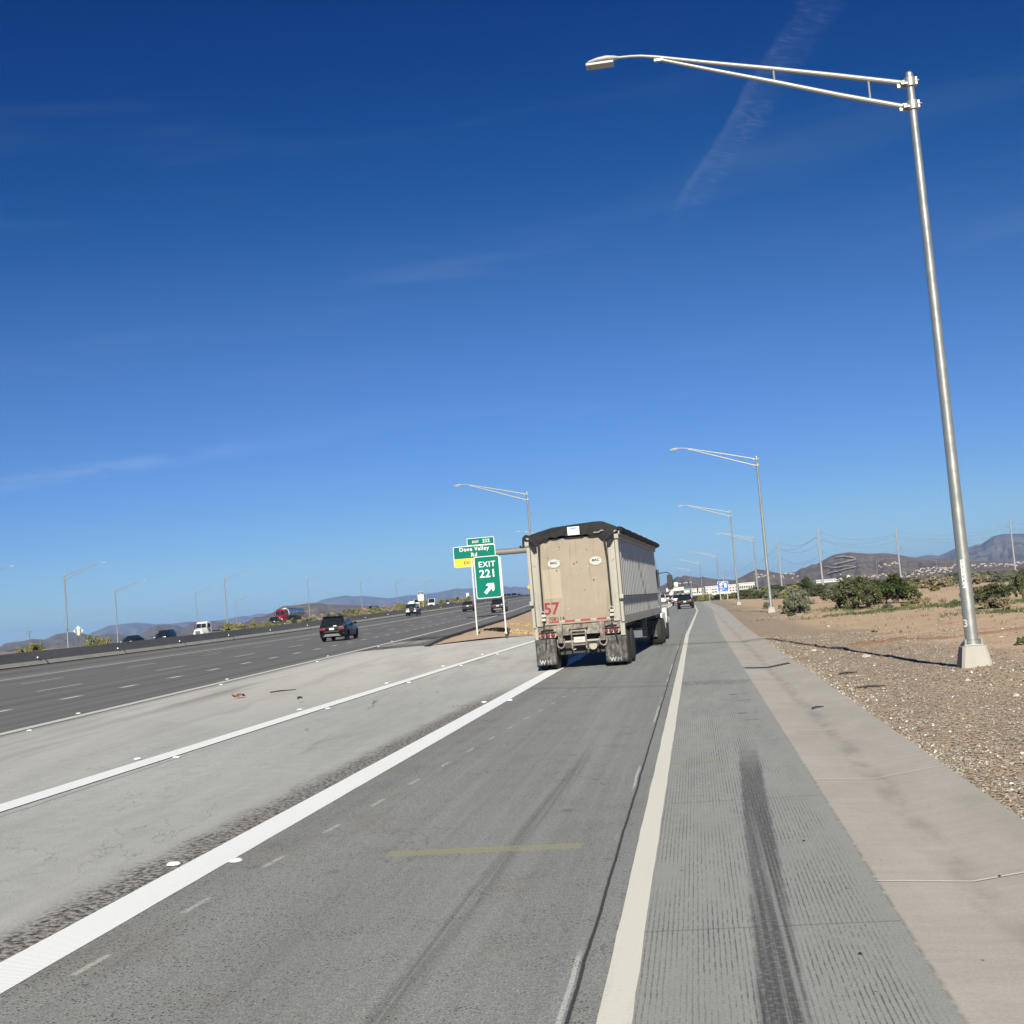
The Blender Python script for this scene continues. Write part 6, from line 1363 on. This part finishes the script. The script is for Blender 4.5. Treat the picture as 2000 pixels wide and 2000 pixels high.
# ================================================================== far buildings
STUC = simple('white_stucco', (0.46, 0.45, 0.425), .85, var=.06, scale=.3); STUC2 = simple('tan_stucco', (0.42, 0.33, 0.255), .85, var=.08, scale=.3); ROOFT = simple('clay_tile_roof', (0.34, 0.20, 0.14), .85, var=.15, scale=1); WIN = simple('dark_window', (0.05, 0.055, 0.06), .2)
def block(name, label, cat, x0, x1, ytop, ybot, d, mat, depth=12, rows=((.55, .8),), nwin=8, roof=None):
    a = atd(x0, (ytop + ybot) / 2, d); b = atd(x1, (ytop + ybot) / 2, d); c = (a + b) / 2; w = (b - a).length; s = d / 2400; h = (ybot - ytop) * s; zb_ = atd((x0 + x1) / 2, ybot, d).z - 1.0
    t = thing(name, label, cat, (c.x, c.y, zb_), math.atan2(b.y - a.y, b.x - a.x)); h += 1.0
    MB().box(-w / 2, w / 2, 0, depth, 0, h).build('wall', mat, t, smooth=False); MB().box(-w / 2 - .2, w / 2 + .2, -.25, depth + .2, h, h + .35).build('roof', roof or mat, t, smooth=False)
    for lo, hi in rows:
        for i in range(nwin):
            xx = -w / 2 + w * (i + .5) / nwin; MB().box(xx - w / nwin * .32, xx + w / nwin * .32, -.06, .05, h * lo, h * hi).build('window', WIN, t, smooth=False)
    return t
block('office_building', 'long white two storey building behind the blue services sign', 'building', 1378, 1441, 1145, 1157, 470, STUC, 18, ((.34, .48), (.66, .78)), 11)
block('low_building', 'white flat roofed building right of the blue services sign', 'building', 1443, 1474, 1139.5, 1146, 520, STUC, 15, ((.2, .6),), 7); block('shop_building', 'low white wall building left of the red traffic light', 'building', 1350, 1373, 1150.5, 1157, 480, STUC, 12, ((.3, .55),), 5)
block('shop_building', 'pale low building behind the ramp queue with a green roof edge', 'building', 1336, 1347, 1152, 1160, 440, STUC, 10, ((.2, .6),), 3, simple('green_awning', (0.10, 0.36, 0.27), .6)); block('warehouse', 'long white roof strip at the foot of the terraced hill', 'building', 1594, 1645, 1132, 1134, 760, STUC, 20, ((.5, .7),), 9)
# filling station canopy
a = atd(1301, 1153, 430); b = atd(1336, 1150, 430); c = (a + b) / 2; w = (b - a).length; t = thing('station_canopy', 'white filling station canopy behind the ramp queue', 'canopy', (c.x, c.y, c.z - 5.2), math.atan2(b.y - a.y, b.x - a.x))
MB().box(-w / 2, w / 2, 0, 9, 4.7, 5.9).build('canopy_roof', STUC, t, smooth=False)
for q in (-.4, -.13, .13, .4): MB().box(q * w - .3, q * w + .3, 2, 2.6, -1.5, 4.7).build('column', STUC, t, smooth=False); MB().box(q * w - .5, q * w + .5, 4, 4.9, -1.5, 1.6).build('fuel_pump', simple('pump_grey', (.3, .3, .3), .6), t, smooth=False)
# signal mast arms
def mast(label, px, d, ytop, arm, px1, signs, lights):
    p = atd(px, ytop, d); zb_ = ZD(p.y) - 1.0; h = p.z - zb_; s = d / 2400; L = (px1 - px) * s; t = thing('signal_mast', label, 'signal mast', (p.x, p.y, zb_)); g_ = -math.tan(0) 
    MB().lathe([(.2, 0), (.14, h)], n=10).build('pole', GALV, t); MB().tube((0, 0, h - .3), (L, 0, h - .3 + .15), .10, .07, n=8).build('mast_arm', GALV, t)
    for q, ww, hh in signs:
        pb = MB().box((q - px) * s - ww / 2, (q - px) * s + ww / 2, -.2, -.12, h - .3 - hh * .6, h - .3 + hh * .4).build('sign_plate', WHITE, t, smooth=False); MB().prism([((q - px) * s - .2, h - .35), ((q - px) * s + .25, h + .0), ((q - px) * s + .25, h - .2), ((q - px) * s - .1, h - .5)], -.215, -.195).build('arrow_mark', BLK, pb, smooth=False)
    for q, on in lights:
        hd = MB().box((q - px) * s - .22, (q - px) * s + .22, -.25, .1, h - 1.1, h + .2).build('signal_head', BLK, t, bevel=.03)
        for k in range(3): MB().lathe([(.13, 0), (.10, -.05)], ((q - px) * s, -.26, h - .02 - k * .42), 12, 'y').build('signal_lens', LIT if (k == 0 and on) else BLK, hd)
    return t
m = Mat('lit_red_lens', .3); m.color((.6, .02, .02)); m.b.inputs['Emission Color'].default_value = (1, .05, .06, 1); m.b.inputs['Emission Strength'].default_value = 1.2; LIT = m.mat
mast('signal mast with a white arrow sign on its long arm, above the ramp queue', 1305, 380, 1140, 1, 1351, ((1320, 1.0, 1.35), (1306.5, .7, 1.4)), ((1332, False), (1344, False)))
mast('signal mast with a red light at the ramp end', 1374, 380, 1147.5, 1, 1362, (), ((1371.5, True), (1362.5, False)))
c = aty(1385, 1155, 262); t = thing('white_sign', 'small white sign on a thin post left of the blue services sign', 'road sign', (c.x, c.y, ZD(262))); MB().box(-.26, .26, -.03, .0, c.z - ZD(262) - .42, c.z - ZD(262) + .42).build('panel', WHITE, t, smooth=False); MB().box(-.04, .04, .0, .06, 0, c.z - ZD(262)).build('post', GALVD, t)
# water tank
c = atd(913.3, 1161.5, 900); t = thing('water_tank', 'white round water tank beyond the barrier left of the EXIT 221 sign', 'water tank', (c.x, c.y, c.z - 2.2)); MB().lathe([(1.25, 0), (1.25, 3.0), (1.1, 3.2)], n=18).build('tank_shell', WHITE, t); MB().lathe([(1.1, 3.2), (.7, 3.5), (.15, 3.7)], n=18).build('tank_roof', STUC, t); MB().lathe([(.9, -9), (.9, .0)], n=10).build('tank_stand', DARK, t)
# houses on the hillside
r = random.Random(21); hp = None
def house(label, p, w, rz, mat_i, group='houses on the hillside'):
    global hp
    if mat_i not in HP:
        t = thing('house', label, 'house', p, rz, group); M_ = (STUC, STUC2, simple('pink_stucco', (0.50, 0.40, 0.335), .85, var=.08, scale=.3))[mat_i]
        MB().box(-1, 1, -.6, .6, -.6, .55).build('wall', M_, t, smooth=False)
        rf = MB(); rf.add([(-1.1, -.7, .55), (1.1, -.7, .55), (1.1, .7, .55), (-1.1, .7, .55), (-.55, 0, .9), (.55, 0, .9)], [(0, 1, 5, 4), (1, 2, 5), (2, 3, 4, 5), (3, 0, 4), (0, 3, 2, 1)]); rf.build('roof', ROOFT if mat_i else STUC2, t, smooth=False)
        for q in (-.6, .1, .65): MB().box(q - .16, q + .16, -.64, -.58, -.1, .3).build('window', WIN, t, smooth=False)
        t.scale = (w,) * 3; HP[mat_i] = t
    else: t = dup(HP[mat_i], p, rz, label, scale=w)
    return t
HP = {}
zone_n = {}
def zlabel(px): return 'below the pointed hill' if px < 1560 else 'at the foot of the terraced hill' if px < 1690 else 'on the slope left of the nearest lamp pole' if px < 1850 else 'on the slope right of the nearest lamp pole'
col_ = ('white', 'tan', 'pinkish')
for n, x0, x1, yl0, yl1, sp_ in ((30, 1730, 1862, 1131, 1112, 7), (26, 1780, 1868, 1118, 1106, 6), (34, 1896, 2000, 1107, 1101, 7), (12, 1690, 1770, 1128, 1118, 4), (10, 1715, 1760, 1106, 1100, 5), (9, 1640, 1720, 1122, 1130, 3), (8, 1474, 1560, 1124, 1134, 7), (4, 1530, 1560, 1119, 1126, 4), (5, 1470, 1500, 1118, 1126, 4)):
    for i in range(n):
        px = x0 + (x1 - x0) * (i + r.random()) / n; py = yl0 + (yl1 - yl0) * (px - x0) / (x1 - x0) + r.uniform(-sp_, sp_) * .6
        p = onhill(px, py)
        if p is None: continue
        k = r.choice((0, 1, 2, 2, 0)); s = (p - Vector(_C)).length / 2400
        lab = '%s house among others %s' % (col_[k], zlabel(px))
        h_ = house(lab, p + Vector((0, 0, s * .3)), s * r.uniform(1.2, 2.6), math.atan2(p.x, p.y) * -1 + r.uniform(-.5, .5), k); h_['group'] = 'houses: ' + lab
p = onhill(1657, 1126)
if p:
    t = thing('domed_building', 'white domed building at the foot of the terraced hill', 'building', p, 0); s = (p - Vector(_C)).length / 2400
    MB().lathe([(4.2 * s, -2 * s), (4.2 * s, 0), (3.4 * s, 1.6 * s), (1.8 * s, 2.8 * s), (.1, 3.2 * s)], n=20).build('dome', STUC, t)

# ================================================================== air
m = bpy.data.materials.new('desert_haze'); m.use_nodes = True; nt2 = m.node_tree; nt2.nodes.clear()
out = nt2.nodes.new('ShaderNodeOutputMaterial'); pv = nt2.nodes.new('ShaderNodeVolumePrincipled'); pv.inputs['Color'].default_value = (0.33, 0.55, 1.0, 1); pv.inputs['Density'].default_value = 0.00012; pv.inputs['Anisotropy'].default_value = 0.0
nt2.links.new(pv.outputs[0], out.inputs['Volume'])
o = MB().box(-9500, 9500, -250, 9000, -12, 122).build('haze', m, None, smooth=False); o['kind'] = 'stuff'
